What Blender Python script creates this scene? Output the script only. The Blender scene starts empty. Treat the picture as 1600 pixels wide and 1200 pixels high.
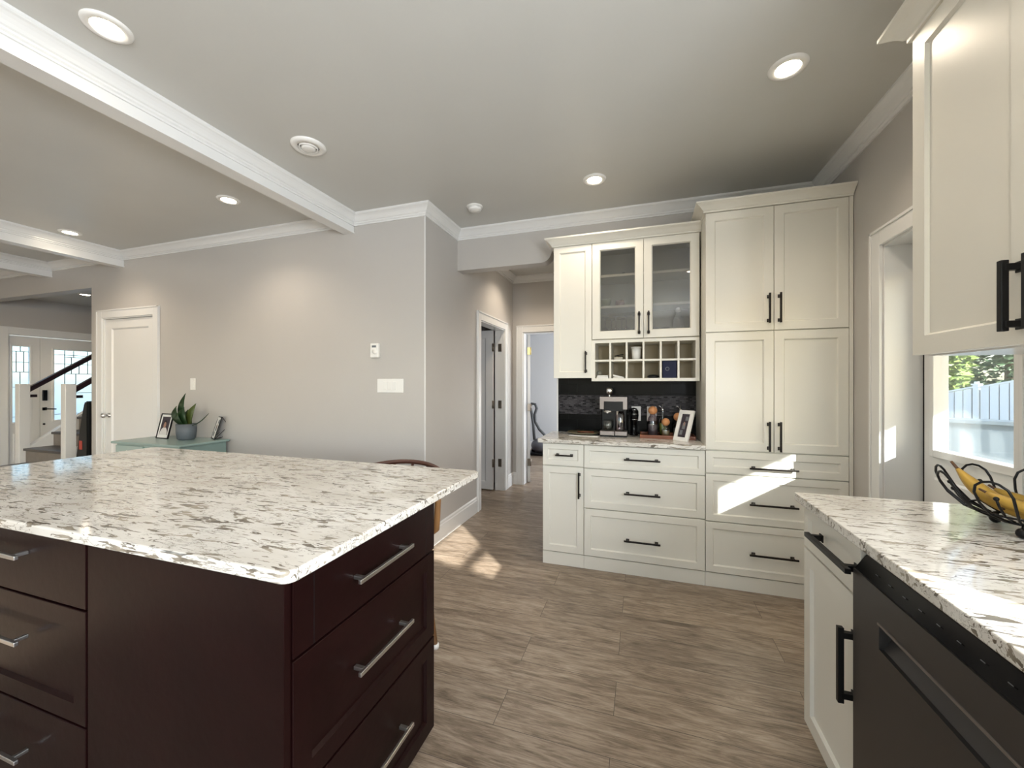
import bpy, bmesh, math, random
from mathutils import Vector, Matrix
random.seed(7)
S = bpy.context.scene
COL = S.collection
PI = math.pi

# ---------------------------------------------------------------- camera
YAW = math.atan(203/622)
cam = bpy.data.objects.new('camera', bpy.data.cameras.new('camera'))
COL.objects.link(cam)
cam.location = (0, 0, 1.35)
cam.rotation_euler = (PI/2, 0, YAW)
cam.data.sensor_width = 36
cam.data.lens = 622/1600*36
cam.data.clip_start = 0.02
S.camera = cam
# ---------------------------------------------------------------- colour management
S.view_settings.view_transform = 'Standard'
S.view_settings.look = 'None'
S.view_settings.gamma = 1
S.view_settings.use_curve_mapping = False
S.view_settings.exposure = 0.79
S.cycles.max_bounces = 10
S.cycles.diffuse_bounces = 6
S.cycles.transparent_max_bounces = 24
S.cycles.sample_clamp_indirect = 6
S.cycles.caustics_reflective = False
S.cycles.caustics_refractive = False
# ---------------------------------------------------------------- sky
W = bpy.data.worlds.new('sky'); S.world = W; W.use_nodes = True
nt = W.node_tree; bg = nt.nodes['Background']
sky = nt.nodes.new('ShaderNodeTexSky'); sky.sky_type = 'NISHITA'
sky.sun_disc = False; sky.sun_elevation = math.radians(23); sky.sun_rotation = math.radians(135)
nt.links.new(sky.outputs[0], bg.inputs[0]); bg.inputs[1].default_value = 0.30
# ---------------------------------------------------------------- sun
SUN_DIR = Vector((-1, 1.07, -.61))
sun = bpy.data.objects.new('sun', bpy.data.lights.new('sun', 'SUN')); COL.objects.link(sun)
sun.rotation_euler = SUN_DIR.to_track_quat('-Z', 'Y').to_euler()
sun.data.energy = 13; sun.data.angle = math.radians(.6); sun.data.color = (1, .95, .86)
sun.location = (8, -8, 6)
# ---------------------------------------------------------------- area lamps added at unseen windows, standing in for daylight
def area(name, loc, rot, sx, sy, power, color=(1, 1, 1)):
    l = bpy.data.lights.new(name, 'AREA'); l.shape = 'RECTANGLE'; l.size = sx; l.size_y = sy
    l.energy = power; l.color = color
    o = bpy.data.objects.new(name, l); COL.objects.link(o); o.location = loc; o.rotation_euler = rot
    return o
area('daylight_kitchen_window', (-.75, -2.85, 1.35), (PI/2, 0, PI), 2.4, 1.9, 62, (1, .99, .98))
area('daylight_dining_window', (-5.2, -2.85, 1.4), (PI/2, 0, PI), 3.2, 1.9, 52, (.80, .88, 1))
area('daylight_sink_window', (1.20, -.02, 1.46), (0, PI/2, 0), .7, .8, 34, (.88, .94, 1))
area('east_fill_lamp', (1.18, -1.85, 1.75), (0, PI/2, 0), 1.0, 1.1, 92, (.90, .95, 1))  # fill lamp added with an invented window to brighten from the east
area('daylight_bedroom_window', (1.1, 6.6, 1.5), (0, PI/2, 0), 1.2, 1.4, 62, (.92, .95, 1))

# ================================================================ materials
MATS = {}
def mat(name, color=(.8, .8, .8), rough=.5, metal=0, spec=.5, emit=None, estr=0, noise=None, coat=0, bump=None):
    m = bpy.data.materials.new(name); m.use_nodes = True
    N = m.node_tree.nodes; L = m.node_tree.links; b = N['Principled BSDF']
    b.inputs['Base Color'].default_value = (*color, 1); b.inputs['Roughness'].default_value = rough
    b.inputs['Metallic'].default_value = metal; b.inputs['Specular IOR Level'].default_value = spec
    b.inputs['Coat Weight'].default_value = coat; b.inputs['Coat Roughness'].default_value = .12
    if emit: b.inputs['Emission Color'].default_value = (*emit, 1); b.inputs['Emission Strength'].default_value = estr
    tc = N.new('ShaderNodeTexCoord')
    amt, sc = noise if noise else (.03, 3)
    n = N.new('ShaderNodeTexNoise'); n.inputs['Scale'].default_value = sc; n.inputs['Detail'].default_value = 4
    L.new(tc.outputs['Object'], n.inputs['Vector'])
    mx = N.new('ShaderNodeMix'); mx.data_type = 'RGBA'
    mx.inputs[6].default_value = (*[c*(1-amt) for c in color], 1); mx.inputs[7].default_value = (*[min(1, c*(1+amt)) for c in color], 1)
    L.new(n.outputs['Fac'], mx.inputs[0]); L.new(mx.outputs[2], b.inputs['Base Color'])
    if bump:
        n2 = N.new('ShaderNodeTexNoise'); n2.inputs['Scale'].default_value = bump[0]; n2.inputs['Detail'].default_value = 3
        L.new(tc.outputs['Object'], n2.inputs['Vector'])
        bp = N.new('ShaderNodeBump'); bp.inputs['Strength'].default_value = bump[1]; bp.inputs['Distance'].default_value = .01
        L.new(n2.outputs['Fac'], bp.inputs['Height']); L.new(bp.outputs[0], b.inputs['Normal'])
    MATS[name] = m
    return m

M_WALL = mat('wall_paint', (.50, .478, .452), .42, spec=.4, bump=(60, .05))
M_HALLWALL = M_WALL
M_CEIL = mat('ceiling_paint', (.57, .57, .545), .36, spec=.4, bump=(40, .04))
M_TRIM = mat('trim_paint', (.76, .76, .75), .22)
M_CAB = mat('cream_cabinet_paint', (.745, .725, .655), .30)
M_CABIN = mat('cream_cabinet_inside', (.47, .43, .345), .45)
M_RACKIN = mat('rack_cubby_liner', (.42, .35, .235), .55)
M_DARK = mat('espresso_wood', (.0085, .0022, .0022), .30, spec=.13, noise=(.45, 6), bump=(30, .04))
M_STEEL = mat('brushed_steel', (.62, .61, .60), .33, metal=1)
M_WARMST = mat('warm_brushed_steel', (.26, .23, .215), .42, metal=.85)
M_CHROME = mat('chrome', (.85, .85, .85), .08, metal=1)
M_BRONZE = mat('dark_bronze', (.018, .014, .012), .38, metal=.6)
M_BLACK = mat('matte_black', (.006, .006, .0065), .35, spec=.25)
M_BLKGLOSS = mat('gloss_black', (.003, .003, .0035), .14, spec=.2)
M_DW = mat('black_stainless', (.075, .070, .068), .42, metal=.7)
M_WHITE = mat('white_plastic', (.80, .79, .76), .3)
M_HINGE = mat('hinge_metal', (.30, .26, .22), .35, metal=1)
M_BRASS = mat('brass', (.72, .58, .25), .3, metal=1)
M_MINT = mat('sage_green_paint', (.24, .335, .31), .25)
M_TREAD = mat('grey_stair_tread', (.075, .065, .06), .4, noise=(.3, 12))
M_RISER = mat('grey_stair_riser', (.22, .19, .165), .5, noise=(.2, 12))
M_RAIL = mat('dark_handrail_wood', (.022, .012, .016), .3)
M_STOOL = mat('walnut_bentwood', (.26, .13, .05), .3, noise=(.4, 10))
M_STOOLD = mat('dark_bentwood', (.07, .028, .018), .3)
M_CORK = mat('cork', (.60, .27, .11), .6, noise=(.25, 60))
M_TRAY = mat('acacia_wood', (.20, .065, .028), .4, noise=(.3, 20))
M_LEAF = mat('dark_leaf', (.018, .045, .014), .35, noise=(.5, 25))
M_LEAF2 = mat('olive_leaf', (.055, .075, .015), .35, noise=(.4, 25))
M_POT = mat('blue_grey_pot', (.095, .11, .125), .5, noise=(.25, 12))
M_BANANA = mat('banana_skin', (.50, .30, .05), .45, noise=(.15, 14))
M_BANBR = mat('banana_bruise', (.10, .045, .018), .5)
M_PAPER = mat('white_paper', (.75, .74, .71), .7)
M_NAVY = mat('navy_card', (.004, .006, .035), .4, spec=.15)
M_GREENC = mat('green_ceramic', (.21, .25, .10), .3)
M_BROWNC = mat('maroon_ceramic', (.16, .06, .045), .2)
M_VAC = mat('vacuum_grey', (.10, .10, .115), .35)
M_HOSE = mat('vacuum_hose', (.07, .075, .08), .5)
M_ROOM = mat('cool_white_wall', (.60, .615, .64), .6)
M_TREE = mat('tree_bark', (.10, .07, .05), .9)
M_FOL1 = mat('yellow_green_foliage', (.19, .27, .06), .6, noise=(.5, 3))
M_FOL2 = mat('deep_green_foliage', (.065, .12, .055), .6, noise=(.5, 3))
M_FOL3 = mat('mid_green_foliage', (.09, .15, .065), .6, noise=(.5, 3))
M_FENCE = mat('weathered_white_fence', (.88, .88, .87), .7)
M_GAPSHADE = mat('dark_gap_shade', (.05, .05, .05), .9)  # dark colour that puts shade into the fence gaps
M_CONC = mat('grey_concrete', (.15, .185, .21), .8, noise=(.15, 5))
M_LAWN = mat('patio_ground', (.30, .31, .28), .9, noise=(.2, 2))
M_LAMP = mat('lamp_diffuser', (1, .9, .75), .5, emit=(1, .86, .66), estr=26)
M_RED = mat('red_print', (.45, .05, .03), .5)
M_SKIN = mat('print_skin', (.33, .19, .14), .6)
M_PRINTBG = mat('print_dark', (.035, .025, .035), .5)
M_PRINTGREY = mat('print_grey', (.16, .17, .18), .5)
M_SHIRT = mat('print_shirt', (.62, .60, .58), .6)
M_SOIL = mat('potting_soil', (.03, .02, .015), .9)
M_PLATE = mat('plate_olive', (.20, .17, .10), .3)
M_OILG = mat('olive_oil', (.28, .30, .06), .2)
M_LIDGAP = mat('dark_seal', (.012, .012, .012), .8)  # near-black colour of the door weatherstrip

def glass_mat(name, tint=(1, 1, 1), refl=.08, ior=1.45):
    m = bpy.data.materials.new(name); m.use_nodes = True
    N = m.node_tree.nodes; L = m.node_tree.links; N.clear()
    o = N.new('ShaderNodeOutputMaterial'); t = N.new('ShaderNodeBsdfTransparent'); g = N.new('ShaderNodeBsdfGlossy')
    g.inputs['Roughness'].default_value = .02; t.inputs[0].default_value = (*tint, 1)
    f = N.new('ShaderNodeFresnel'); ge = N.new('ShaderNodeNewGeometry'); im = N.new('ShaderNodeMapRange')
    im.inputs['To Min'].default_value = ior; im.inputs['To Max'].default_value = 1/ior   # same reflectance from either side of a thin sheet
    L.new(ge.outputs['Backfacing'], im.inputs[0]); L.new(im.outputs[0], f.inputs[0])
    mx = N.new('ShaderNodeMixShader')
    ad = N.new('ShaderNodeMath'); ad.operation = 'ADD'; ad.inputs[1].default_value = refl; ad.use_clamp = True
    L.new(f.outputs[0], ad.inputs[0]); L.new(ad.outputs[0], mx.inputs[0]); L.new(t.outputs[0], mx.inputs[1]); L.new(g.outputs[0], mx.inputs[2])
    L.new(mx.outputs[0], o.inputs[0])
    return m
G_CLEAR = glass_mat('clear_window_glass', (.97, .99, 1), .0)
G_CAB = glass_mat('cabinet_door_glass', (.72, .71, .68), .05)
G_WARE = glass_mat('thin_glassware', (.86, .88, .87), .07)
G_TINT = glass_mat('plum_tinted_glass', (.62, .55, .58), .08)
def frosted():
    m = bpy.data.materials.new('frosted_leaded_glass'); m.use_nodes = True
    N = m.node_tree.nodes; L = m.node_tree.links; N.clear()
    o = N.new('ShaderNodeOutputMaterial'); t = N.new('ShaderNodeBsdfTransparent'); d = N.new('ShaderNodeBsdfTranslucent')
    t.inputs[0].default_value = (.9, .97, 1, 1); d.inputs[0].default_value = (.85, .93, .97, 1)
    mx = N.new('ShaderNodeMixShader'); mx.inputs[0].default_value = .45
    L.new(t.outputs[0], mx.inputs[1]); L.new(d.outputs[0], mx.inputs[2]); L.new(mx.outputs[0], o.inputs[0])
    return m
G_FROST = frosted()

def quartz():
    m = bpy.data.materials.new('quartz_flecked'); m.use_nodes = True
    N = m.node_tree.nodes; L = m.node_tree.links; b = N['Principled BSDF']
    b.inputs['Roughness'].default_value = .09; b.inputs['Specular IOR Level'].default_value = .55
    tc = N.new('ShaderNodeTexCoord')
    def mp(scale, rot=.25):
        q = N.new('ShaderNodeMapping'); q.inputs['Scale'].default_value = scale; q.inputs['Rotation'].default_value = (0, 0, rot)
        L.new(tc.outputs['Object'], q.inputs['Vector']); return q
    def noise(sc, det, dist, vec):
        n = N.new('ShaderNodeTexNoise'); n.inputs['Scale'].default_value = sc; n.inputs['Detail'].default_value = det
        n.inputs['Distortion'].default_value = dist; L.new(vec.outputs[0], n.inputs['Vector']); return n
    def ramp(src, pts):
        r = N.new('ShaderNodeValToRGB'); e = r.color_ramp.elements
        while len(e) < len(pts): e.new(.5)
        for el, (p, v) in zip(e, pts): el.position = p; el.color = (v, v, v, 1)
        L.new(src, r.inputs[0]); return r
    def mul(a, c):
        x = N.new('ShaderNodeMath'); x.operation = 'MULTIPLY'; L.new(a, x.inputs[0]); L.new(c, x.inputs[1]); return x.outputs[0]
    def mxx(a, c):
        x = N.new('ShaderNodeMath'); x.operation = 'MAXIMUM'; L.new(a, x.inputs[0]); L.new(c, x.inputs[1]); return x.outputs[0]
    v1 = mp((1, 4.4, 4.4), .42)
    vein = ramp(noise(7, 4, 1.5, v1).outputs['Fac'], [(0, 0), (.462, 0), (.482, 1), (.502, 0), (1, 0)])
    mask = ramp(noise(7, 2, .3, mp((1, 2, 2), .1)).outputs['Fac'], [(0, 0), (.42, 0), (.49, 1)])
    vein2 = ramp(noise(14, 4, 1.2, v1).outputs['Fac'], [(0, 0), (.525, 0), (.545, .8), (.565, 0), (1, 0)])
    mask2 = ramp(noise(9, 2, .3, mp((1, 1.6, 1.6), .5)).outputs['Fac'], [(0, 0), (.50, 0), (.56, 1)])
    fl = ramp(noise(11, 3, 1.1, mp((1, 4.5, 4.5), .40)).outputs['Fac'], [(0, 0), (.585, 0), (.60, 1)])
    fl2 = ramp(noise(24, 3, .8, mp((1, 4, 4), .45)).outputs['Fac'], [(0, 0), (.655, 0), (.675, .9)])
    tot = mxx(mxx(mul(vein.outputs[0], mask.outputs[0]), mul(vein2.outputs[0], mask2.outputs[0])), mxx(fl.outputs[0], fl2.outputs[0]))
    tone = noise(16, 2, 0, mp((1, 1, 1)))
    dark = N.new('ShaderNodeMix'); dark.data_type = 'RGBA'
    dark.inputs[6].default_value = (.13, .11, .085, 1); dark.inputs[7].default_value = (.36, .32, .26, 1)
    L.new(ramp(tone.outputs['Fac'], [(.4, 0), (.62, 1)]).outputs[0], dark.inputs[0])
    cl = noise(3, 3, .5, mp((1, 2, 2)))
    base = N.new('ShaderNodeMix'); base.data_type = 'RGBA'
    base.inputs[6].default_value = (.63, .60, .55, 1); base.inputs[7].default_value = (.74, .72, .68, 1)
    L.new(ramp(cl.outputs['Fac'], [(.4, 0), (.6, 1)]).outputs[0], base.inputs[0])
    fin = N.new('ShaderNodeMix'); fin.data_type = 'RGBA'
    L.new(tot, fin.inputs[0]); L.new(base.outputs[2], fin.inputs[6]); L.new(dark.outputs[2], fin.inputs[7])
    L.new(fin.outputs[2], b.inputs['Base Color'])
    return m
M_QUARTZ = quartz()

def floor_mat():
    m = bpy.data.materials.new('grey_brown_plank_floor'); m.use_nodes = True
    N = m.node_tree.nodes; L = m.node_tree.links; b = N['Principled BSDF']
    tc = N.new('ShaderNodeTexCoord')
    mpp = N.new('ShaderNodeMapping'); mpp.inputs['Location'].default_value = (.11, .06, 0)
    L.new(tc.outputs['Object'], mpp.inputs['Vector'])
    br = N.new('ShaderNodeTexBrick'); br.offset = .37; br.squash = 1
    br.inputs['Scale'].default_value = 1; br.inputs['Brick Width'].default_value = 1.22; br.inputs['Row Height'].default_value = .192
    br.inputs['Mortar Size'].default_value = .0012; br.inputs['Mortar Smooth'].default_value = .2; br.inputs['Bias'].default_value = 0
    br.inputs['Color1'].default_value = (.0, 0, 0, 1); br.inputs['Color2'].default_value = (1, 1, 1, 1); br.inputs['Mortar'].default_value = (.5, .5, .5, 1)
    L.new(mpp.outputs[0], br.inputs['Vector'])
    # per-plank shift of the grain
    sh = N.new('ShaderNodeVectorMath'); sh.operation = 'MULTIPLY_ADD'; sh.inputs[1].default_value = (7, 3, 5)
    L.new(br.outputs['Color'], sh.inputs[0]); L.new(tc.outputs['Object'], sh.inputs[2])
    def noise(scale, sc, det, dist):
        q = N.new('ShaderNodeMapping'); q.inputs['Scale'].default_value = scale; L.new(sh.outputs[0], q.inputs['Vector'])
        n = N.new('ShaderNodeTexNoise'); n.inputs['Scale'].default_value = sc; n.inputs['Detail'].default_value = det; n.inputs['Distortion'].default_value = dist
        n.inputs['Roughness'].default_value = .65
        L.new(q.outputs[0], n.inputs['Vector']); return n
    g1 = noise((1, 5.5, 1), 3.2, 8, 1.1); g2 = noise((1, 12, 1), 11, 5, .4)
    r = N.new('ShaderNodeValToRGB'); e = r.color_ramp.elements
    e[0].position = .36; e[0].color = (.10, .070, .046, 1); e[1].position = .66; e[1].color = (.43, .36, .285, 1)
    x = e.new(.465); x.color = (.215, .163, .118, 1); x = e.new(.54); x.color = (.31, .243, .183, 1)
    ma = N.new('ShaderNodeMath'); ma.operation = 'MULTIPLY_ADD'; ma.inputs[1].default_value = .45
    L.new(g2.outputs['Fac'], ma.inputs[0]);
    mb = N.new('ShaderNodeMath'); mb.operation = 'MULTIPLY'; mb.inputs[1].default_value = .55
    L.new(g1.outputs['Fac'], mb.inputs[0]); L.new(mb.outputs[0], ma.inputs[2]); L.new(ma.outputs[0], r.inputs[0])
    tone = N.new('ShaderNodeMix'); tone.data_type = 'RGBA'; tone.blend_type = 'MULTIPLY'; tone.inputs[0].default_value = 1
    tr = N.new('ShaderNodeMapRange'); tr.inputs['To Min'].default_value = .86; tr.inputs['To Max'].default_value = 1.06
    L.new(br.outputs['Color'], tr.inputs[0]); L.new(r.outputs[0], tone.inputs[6]); L.new(tr.outputs[0], tone.inputs[7])
    fin = N.new('ShaderNodeMix'); fin.data_type = 'RGBA'; L.new(br.outputs['Fac'], fin.inputs[0])
    L.new(tone.outputs[2], fin.inputs[6]); fin.inputs[7].default_value = (.05, .036, .028, 1)
    L.new(fin.outputs[2], b.inputs['Base Color'])
    rr = N.new('ShaderNodeMapRange'); rr.inputs['To Min'].default_value = .28; rr.inputs['To Max'].default_value = .46
    L.new(g2.outputs['Fac'], rr.inputs[0]); L.new(rr.outputs[0], b.inputs['Roughness'])
    bp = N.new('ShaderNodeBump'); bp.inputs['Strength'].default_value = .22; bp.inputs['Distance'].default_value = .004
    L.new(g2.outputs['Fac'], bp.inputs['Height']); L.new(bp.outputs[0], b.inputs['Normal'])
    b.inputs['Specular IOR Level'].default_value = .5
    return m
M_FLOOR = floor_mat()

def tile_mat(name, bw, rh, mortar, c1, c2, cm, rough):
    m = bpy.data.materials.new(name); m.use_nodes = True
    N = m.node_tree.nodes; L = m.node_tree.links; b = N['Principled BSDF']
    tc = N.new('ShaderNodeTexCoord'); q = N.new('ShaderNodeMapping'); q.inputs['Rotation'].default_value = (PI/2, 0, 0)
    L.new(tc.outputs['Object'], q.inputs['Vector'])
    br = N.new('ShaderNodeTexBrick'); br.inputs['Scale'].default_value = 1; br.inputs['Brick Width'].default_value = bw
    br.inputs['Row Height'].default_value = rh; br.inputs['Mortar Size'].default_value = mortar
    br.inputs['Color1'].default_value = (*c1, 1); br.inputs['Color2'].default_value = (*c2, 1); br.inputs['Mortar'].default_value = (*cm, 1)
    L.new(q.outputs[0], br.inputs['Vector']); L.new(br.outputs['Color'], b.inputs['Base Color']); b.inputs['Roughness'].default_value = rough; b.inputs['Specular IOR Level'].default_value = .08
    bp = N.new('ShaderNodeBump'); bp.inputs['Strength'].default_value = .3; bp.inputs['Distance'].default_value = .002; bp.invert = True
    L.new(br.outputs['Fac'], bp.inputs['Height']); L.new(bp.outputs[0], b.inputs['Normal'])
    return m
M_TILE = tile_mat('black_subway_tile', .15, .075, .0015, (.0015, .0015, .002), (.003, .003, .0035), (.010, .012, .010), .2)
M_MOSAIC = tile_mat('black_mosaic_tile', .030, .0125, .0012, (.003, .003, .004), (.085, .078, .085), (.05, .047, .05), .3)

# ================================================================ mesh helpers
ORG = {}
def B(): return bmesh.new()
def quadbox(bm, P, smooth=False):
    v = [bm.verts.new(p) for p in P]
    fs = []
    for f in ((0, 3, 2, 1), (4, 5, 6, 7), (0, 1, 5, 4), (1, 2, 6, 5), (2, 3, 7, 6), (3, 0, 4, 7)):
        fs.append(bm.faces.new([v[i] for i in f]))
    return v, fs
def box(bm, x0, x1, y0, y1, z0, z1, bev=0, mi=0):
    x0, x1 = sorted((x0, x1)); y0, y1 = sorted((y0, y1)); z0, z1 = sorted((z0, z1))
    v, fs = quadbox(bm, [(x0, y0, z0), (x1, y0, z0), (x1, y1, z0), (x0, y1, z0), (x0, y0, z1), (x1, y0, z1), (x1, y1, z1), (x0, y1, z1)])
    for f in fs: f.material_index = mi
    if bev:
        es = list({e for f in fs for e in f.edges})
        r = bmesh.ops.bevel(bm, geom=es, offset=bev, segments=2, affect='EDGES', profile=.5)
        for f in r['faces']: f.material_index = mi
    return v
def prism(bm, pts, axis, a0, a1, mi=0):
    """extrude polygon along axis; pts are the two other coords in order"""
    def P(p, a):
        if axis == 'x': return (a, p[0], p[1])
        if axis == 'y': return (p[0], a, p[1])
        return (p[0], p[1], a)
    A = [bm.verts.new(P(p, a0)) for p in pts]; C = [bm.verts.new(P(p, a1)) for p in pts]
    n = len(pts)
    fs = [bm.faces.new(A), bm.faces.new(C[::-1])]
    for i in range(n): fs.append(bm.faces.new([A[i], A[(i+1) % n], C[(i+1) % n], C[i]]))
    for f in fs: f.material_index = mi
def frame_of(d):
    d = Vector(d).normalized(); up = Vector((0, 0, 1)) if abs(d.z) < .95 else Vector((1, 0, 0))
    a = d.cross(up).normalized(); b = a.cross(d).normalized(); return a, b
def tube(bm, pts, r, seg=8, caps=True, closed=False, mi=0):
    pts = [Vector(p) for p in pts]; n = len(pts); rings = []
    rr = r if isinstance(r, (list, tuple)) else [r]*n
    a = None
    for i, p in enumerate(pts):
        if closed: d = pts[(i+1) % n]-pts[i-1]
        else: d = pts[min(i+1, n-1)]-pts[max(i-1, 0)]
        d.normalize()
        if a is None: a, b = frame_of(d)
        else:
            a = (a-d*a.dot(d)).normalized(); b = a.cross(d).normalized()
        rings.append([bm.verts.new(p+(a*math.cos(2*PI*k/seg)+b*math.sin(2*PI*k/seg))*rr[i]) for k in range(seg)])
    m = n if closed else n-1
    for i in range(m):
        R0, R1 = rings[i], rings[(i+1) % n]
        for k in range(seg):
            f = bm.faces.new([R0[k], R0[(k+1) % seg], R1[(k+1) % seg], R1[k]]); f.smooth = True; f.material_index = mi
    if caps and not closed:
        f = bm.faces.new(rings[0][::-1]); f.material_index = mi
        f = bm.faces.new(rings[-1]); f.material_index = mi
def lathe(bm, c, prof, seg=24, mi=0, axis='z', sx=1, sy=1):
    """prof list of (r, h) from bottom; axis z"""
    c = Vector(c); rings = []
    for r, h in prof:
        if r < 1e-5:
            rings.append([bm.verts.new(c+(Vector((0, 0, h)) if axis == 'z' else Vector((0, h, 0)) if axis == 'y' else Vector((h, 0, 0))))])
        else:
            R = []
            for k in range(seg):
                u, w = r*math.cos(2*PI*k/seg), r*math.sin(2*PI*k/seg)
                q = Vector((u*sx, w*sy, h)) if axis == 'z' else Vector((u, h, w)) if axis == 'y' else Vector((h, u, w))
                R.append(bm.verts.new(c+q))
            rings.append(R)
    for i in range(len(rings)-1):
        A, C = rings[i], rings[i+1]
        if len(A) == 1 and len(C) == 1: continue
        for k in range(seg):
            if len(A) == 1: f = bm.faces.new([A[0], C[(k+1) % seg], C[k]])
            elif len(C) == 1: f = bm.faces.new([A[k], A[(k+1) % seg], C[0]])
            else: f = bm.faces.new([A[k], A[(k+1) % seg], C[(k+1) % seg], C[k]])
            f.smooth = True; f.material_index = mi
def sphere(bm, c, r, sx=1, sy=1, sz=1, mi=0, seg=16):
    prof = [(r*math.sin(PI*i/10), -r*math.cos(PI*i/10)*sz) for i in range(11)]
    prof[0] = (0, -r*sz); prof[-1] = (0, r*sz)
    lathe(bm, c, prof, seg, mi, sx=sx, sy=sy)
def setp(o, label, cat, group=None, kind=None):
    if label: o['label'] = label
    if cat: o['category'] = cat
    if group: o['group'] = group
    if kind: o['kind'] = kind
    return o
def thing(name, label, cat, loc, group=None):
    o = bpy.data.objects.new(name, None); COL.objects.link(o); o.location = loc; o.empty_display_size = .05
    ORG[o.name] = Vector(loc); return setp(o, label, cat, group)
def obj(name, bm, mats, parent=None, origin=None, smooth=None, label=None):
    bmesh.ops.recalc_face_normals(bm, faces=bm.faces)
    off = ORG[parent.name] if parent else Vector(origin or (0, 0, 0))
    bmesh.ops.translate(bm, verts=bm.verts, vec=-off)
    me = bpy.data.meshes.new(name); bm.to_mesh(me); bm.free()
    for m in (mats if isinstance(mats, (list, tuple)) else [mats]): me.materials.append(m)
    o = bpy.data.objects.new(name, me); COL.objects.link(o)
    if parent: o.parent = parent
    else: o.location = off
    ORG[o.name] = off
    if label: o['label'] = label
    return o
def struct(name, bm, m, parent=None, origin=None):
    o = obj(name, bm, m, parent, origin)
    if not parent: o['kind'] = 'structure'
    return o
def copy_tree(o, parent=None):
    c = o.copy(); COL.objects.link(c)
    if parent: c.parent = parent; c.matrix_parent_inverse = o.matrix_parent_inverse
    for ch in [k for k in bpy.data.objects if k.parent == o]: copy_tree(ch, c)
    return c
def kids(o): return [k for k in bpy.data.objects if k.parent == o]

def sweep(bm, path, prof, z, side=-1, closed=False, mi=0):
    """sweep profile (out, dz) along 2D path. side=-1: out is to the right of travel."""
    n = len(path); P = [Vector(p) for p in path]; rings = []
    for i in range(n):
        ds = []
        if i > 0 or closed: ds.append((P[i]-P[i-1]).normalized())
        if i < n-1 or closed: ds.append((P[(i+1) % n]-P[i]).normalized())
        ns = [Vector((-d.y, d.x))*(-side)*-1 for d in ds]
        if len(ns) == 2:
            m = (ns[0]+ns[1]); m = m/(1+ns[0].dot(ns[1]))
        else: m = ns[0]
        rings.append([bm.verts.new((P[i].x+m.x*o, P[i].y+m.y*o, z+h)) for o, h in prof])
    k = len(prof)
    for i in range(n if closed else n-1):
        A, C = rings[i], rings[(i+1) % n]
        for j in range(k): f = bm.faces.new([A[j], A[(j+1) % k], C[(j+1) % k], C[j]]); f.material_index = mi
    if not closed: bm.faces.new(rings[0][::-1]); bm.faces.new(rings[-1])
CROWN = [(0, 0), (.072, 0), (.072, -.012), (.066, -.018), (.058, -.022), (.046, -.032), (.034, -.046), (.026, -.058), (.018, -.062), (.018, -.072), (.010, -.078), (.010, -.088), (0, -.088)]
CABCROWN = [(0, 0), (.062, 0), (.062, -.010), (.054, -.016), (.040, -.024), (.026, -.038), (.018, -.048), (.012, -.052), (.012, -.062), (0, -.062)]
BASEP = [(0, 0), (.014, 0), (.014, .125), (.010, .135), (.010, .150), (.004, .162), (0, .162)]

# oriented coordinates: face 'S' looks to -Y, 'W' looks to -X, 'E' looks to +X ; d = depth into the body
def mp(face, p0):
    if face == 'S': return lambda a, d, z: (a, p0+d, z)
    if face == 'W': return lambda a, d, z: (p0+d, a, z)
    if face == 'E': return lambda a, d, z: (p0-d, a, z)
def fbox(bm, F, a0, a1, d0, d1, z0, z1, bev=0, mi=0):
    p, q = F(a0, d0, z0), F(a1, d1, z1)
    box(bm, p[0], q[0], p[1], q[1], p[2], q[2], bev, mi)
def shaker(bm, F, a0, a1, z0, z1, t=.02, fw=.055, rec=.010, bev=.007, hole=False, mi=0, edge=.0015):
    """front at depth 0, door thickness t"""
    def ring(i, d): return [bm.verts.new(F(*c)) for c in ((a0+i, d, z0+i), (a1-i, d, z0+i), (a1-i, d, z1-i), (a0+i, d, z1-i))]
    def bridge(A, C):
        for k in range(4):
            f = bm.faces.new([A[k], A[(k+1) % 4], C[(k+1) % 4], C[k]]); f.material_index = mi
    back = ring(0, t); r0 = ring(0, edge); r1 = ring(edge, 0); r2 = ring(fw-bev, 0)
    r3 = ring(fw, rec)
    bridge(back, r0); bridge(r0, r1); bridge(r1, r2); bridge(r2, r3)
    if hole:
        r4 = ring(fw, t); bridge(r3, r4); bridge(r4, back)
    else:
        bm.faces.new(r3).material_index = mi; bm.faces.new(back[::-1]).material_index = mi
def bar_handle(bm, F, a, z, length, vertical, proj=.032, r=.0055, foot=.012):
    """furniture pull: slim bar on two feet with flared ends"""
    h = length/2; c = h*.80
    for s in (-1, 1):
        if vertical:
            fbox(bm, F, a-foot*.55, a+foot*.55, -proj, 0, z+s*c-foot*.55, z+s*c+foot*.55, .001)
            fbox(bm, F, a-foot*.8, a+foot*.8, -.004, 0, z+s*c-foot*.9, z+s*c+foot*.9, .001)
        else:
            fbox(bm, F, a+s*c-foot*.55, a+s*c+foot*.55, -proj, 0, z-foot*.55, z+foot*.55, .001)
            fbox(bm, F, a+s*c-foot*.9, a+s*c+foot*.9, -.004, 0, z-foot*.8, z+foot*.8, .001)
    if vertical: fbox(bm, F, a-r, a+r, -proj-r, -proj+r, z-h, z+h, .0015)
    else: fbox(bm, F, a-h, a+h, -proj-r, -proj+r, z-r, z+r, .0015)
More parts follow.
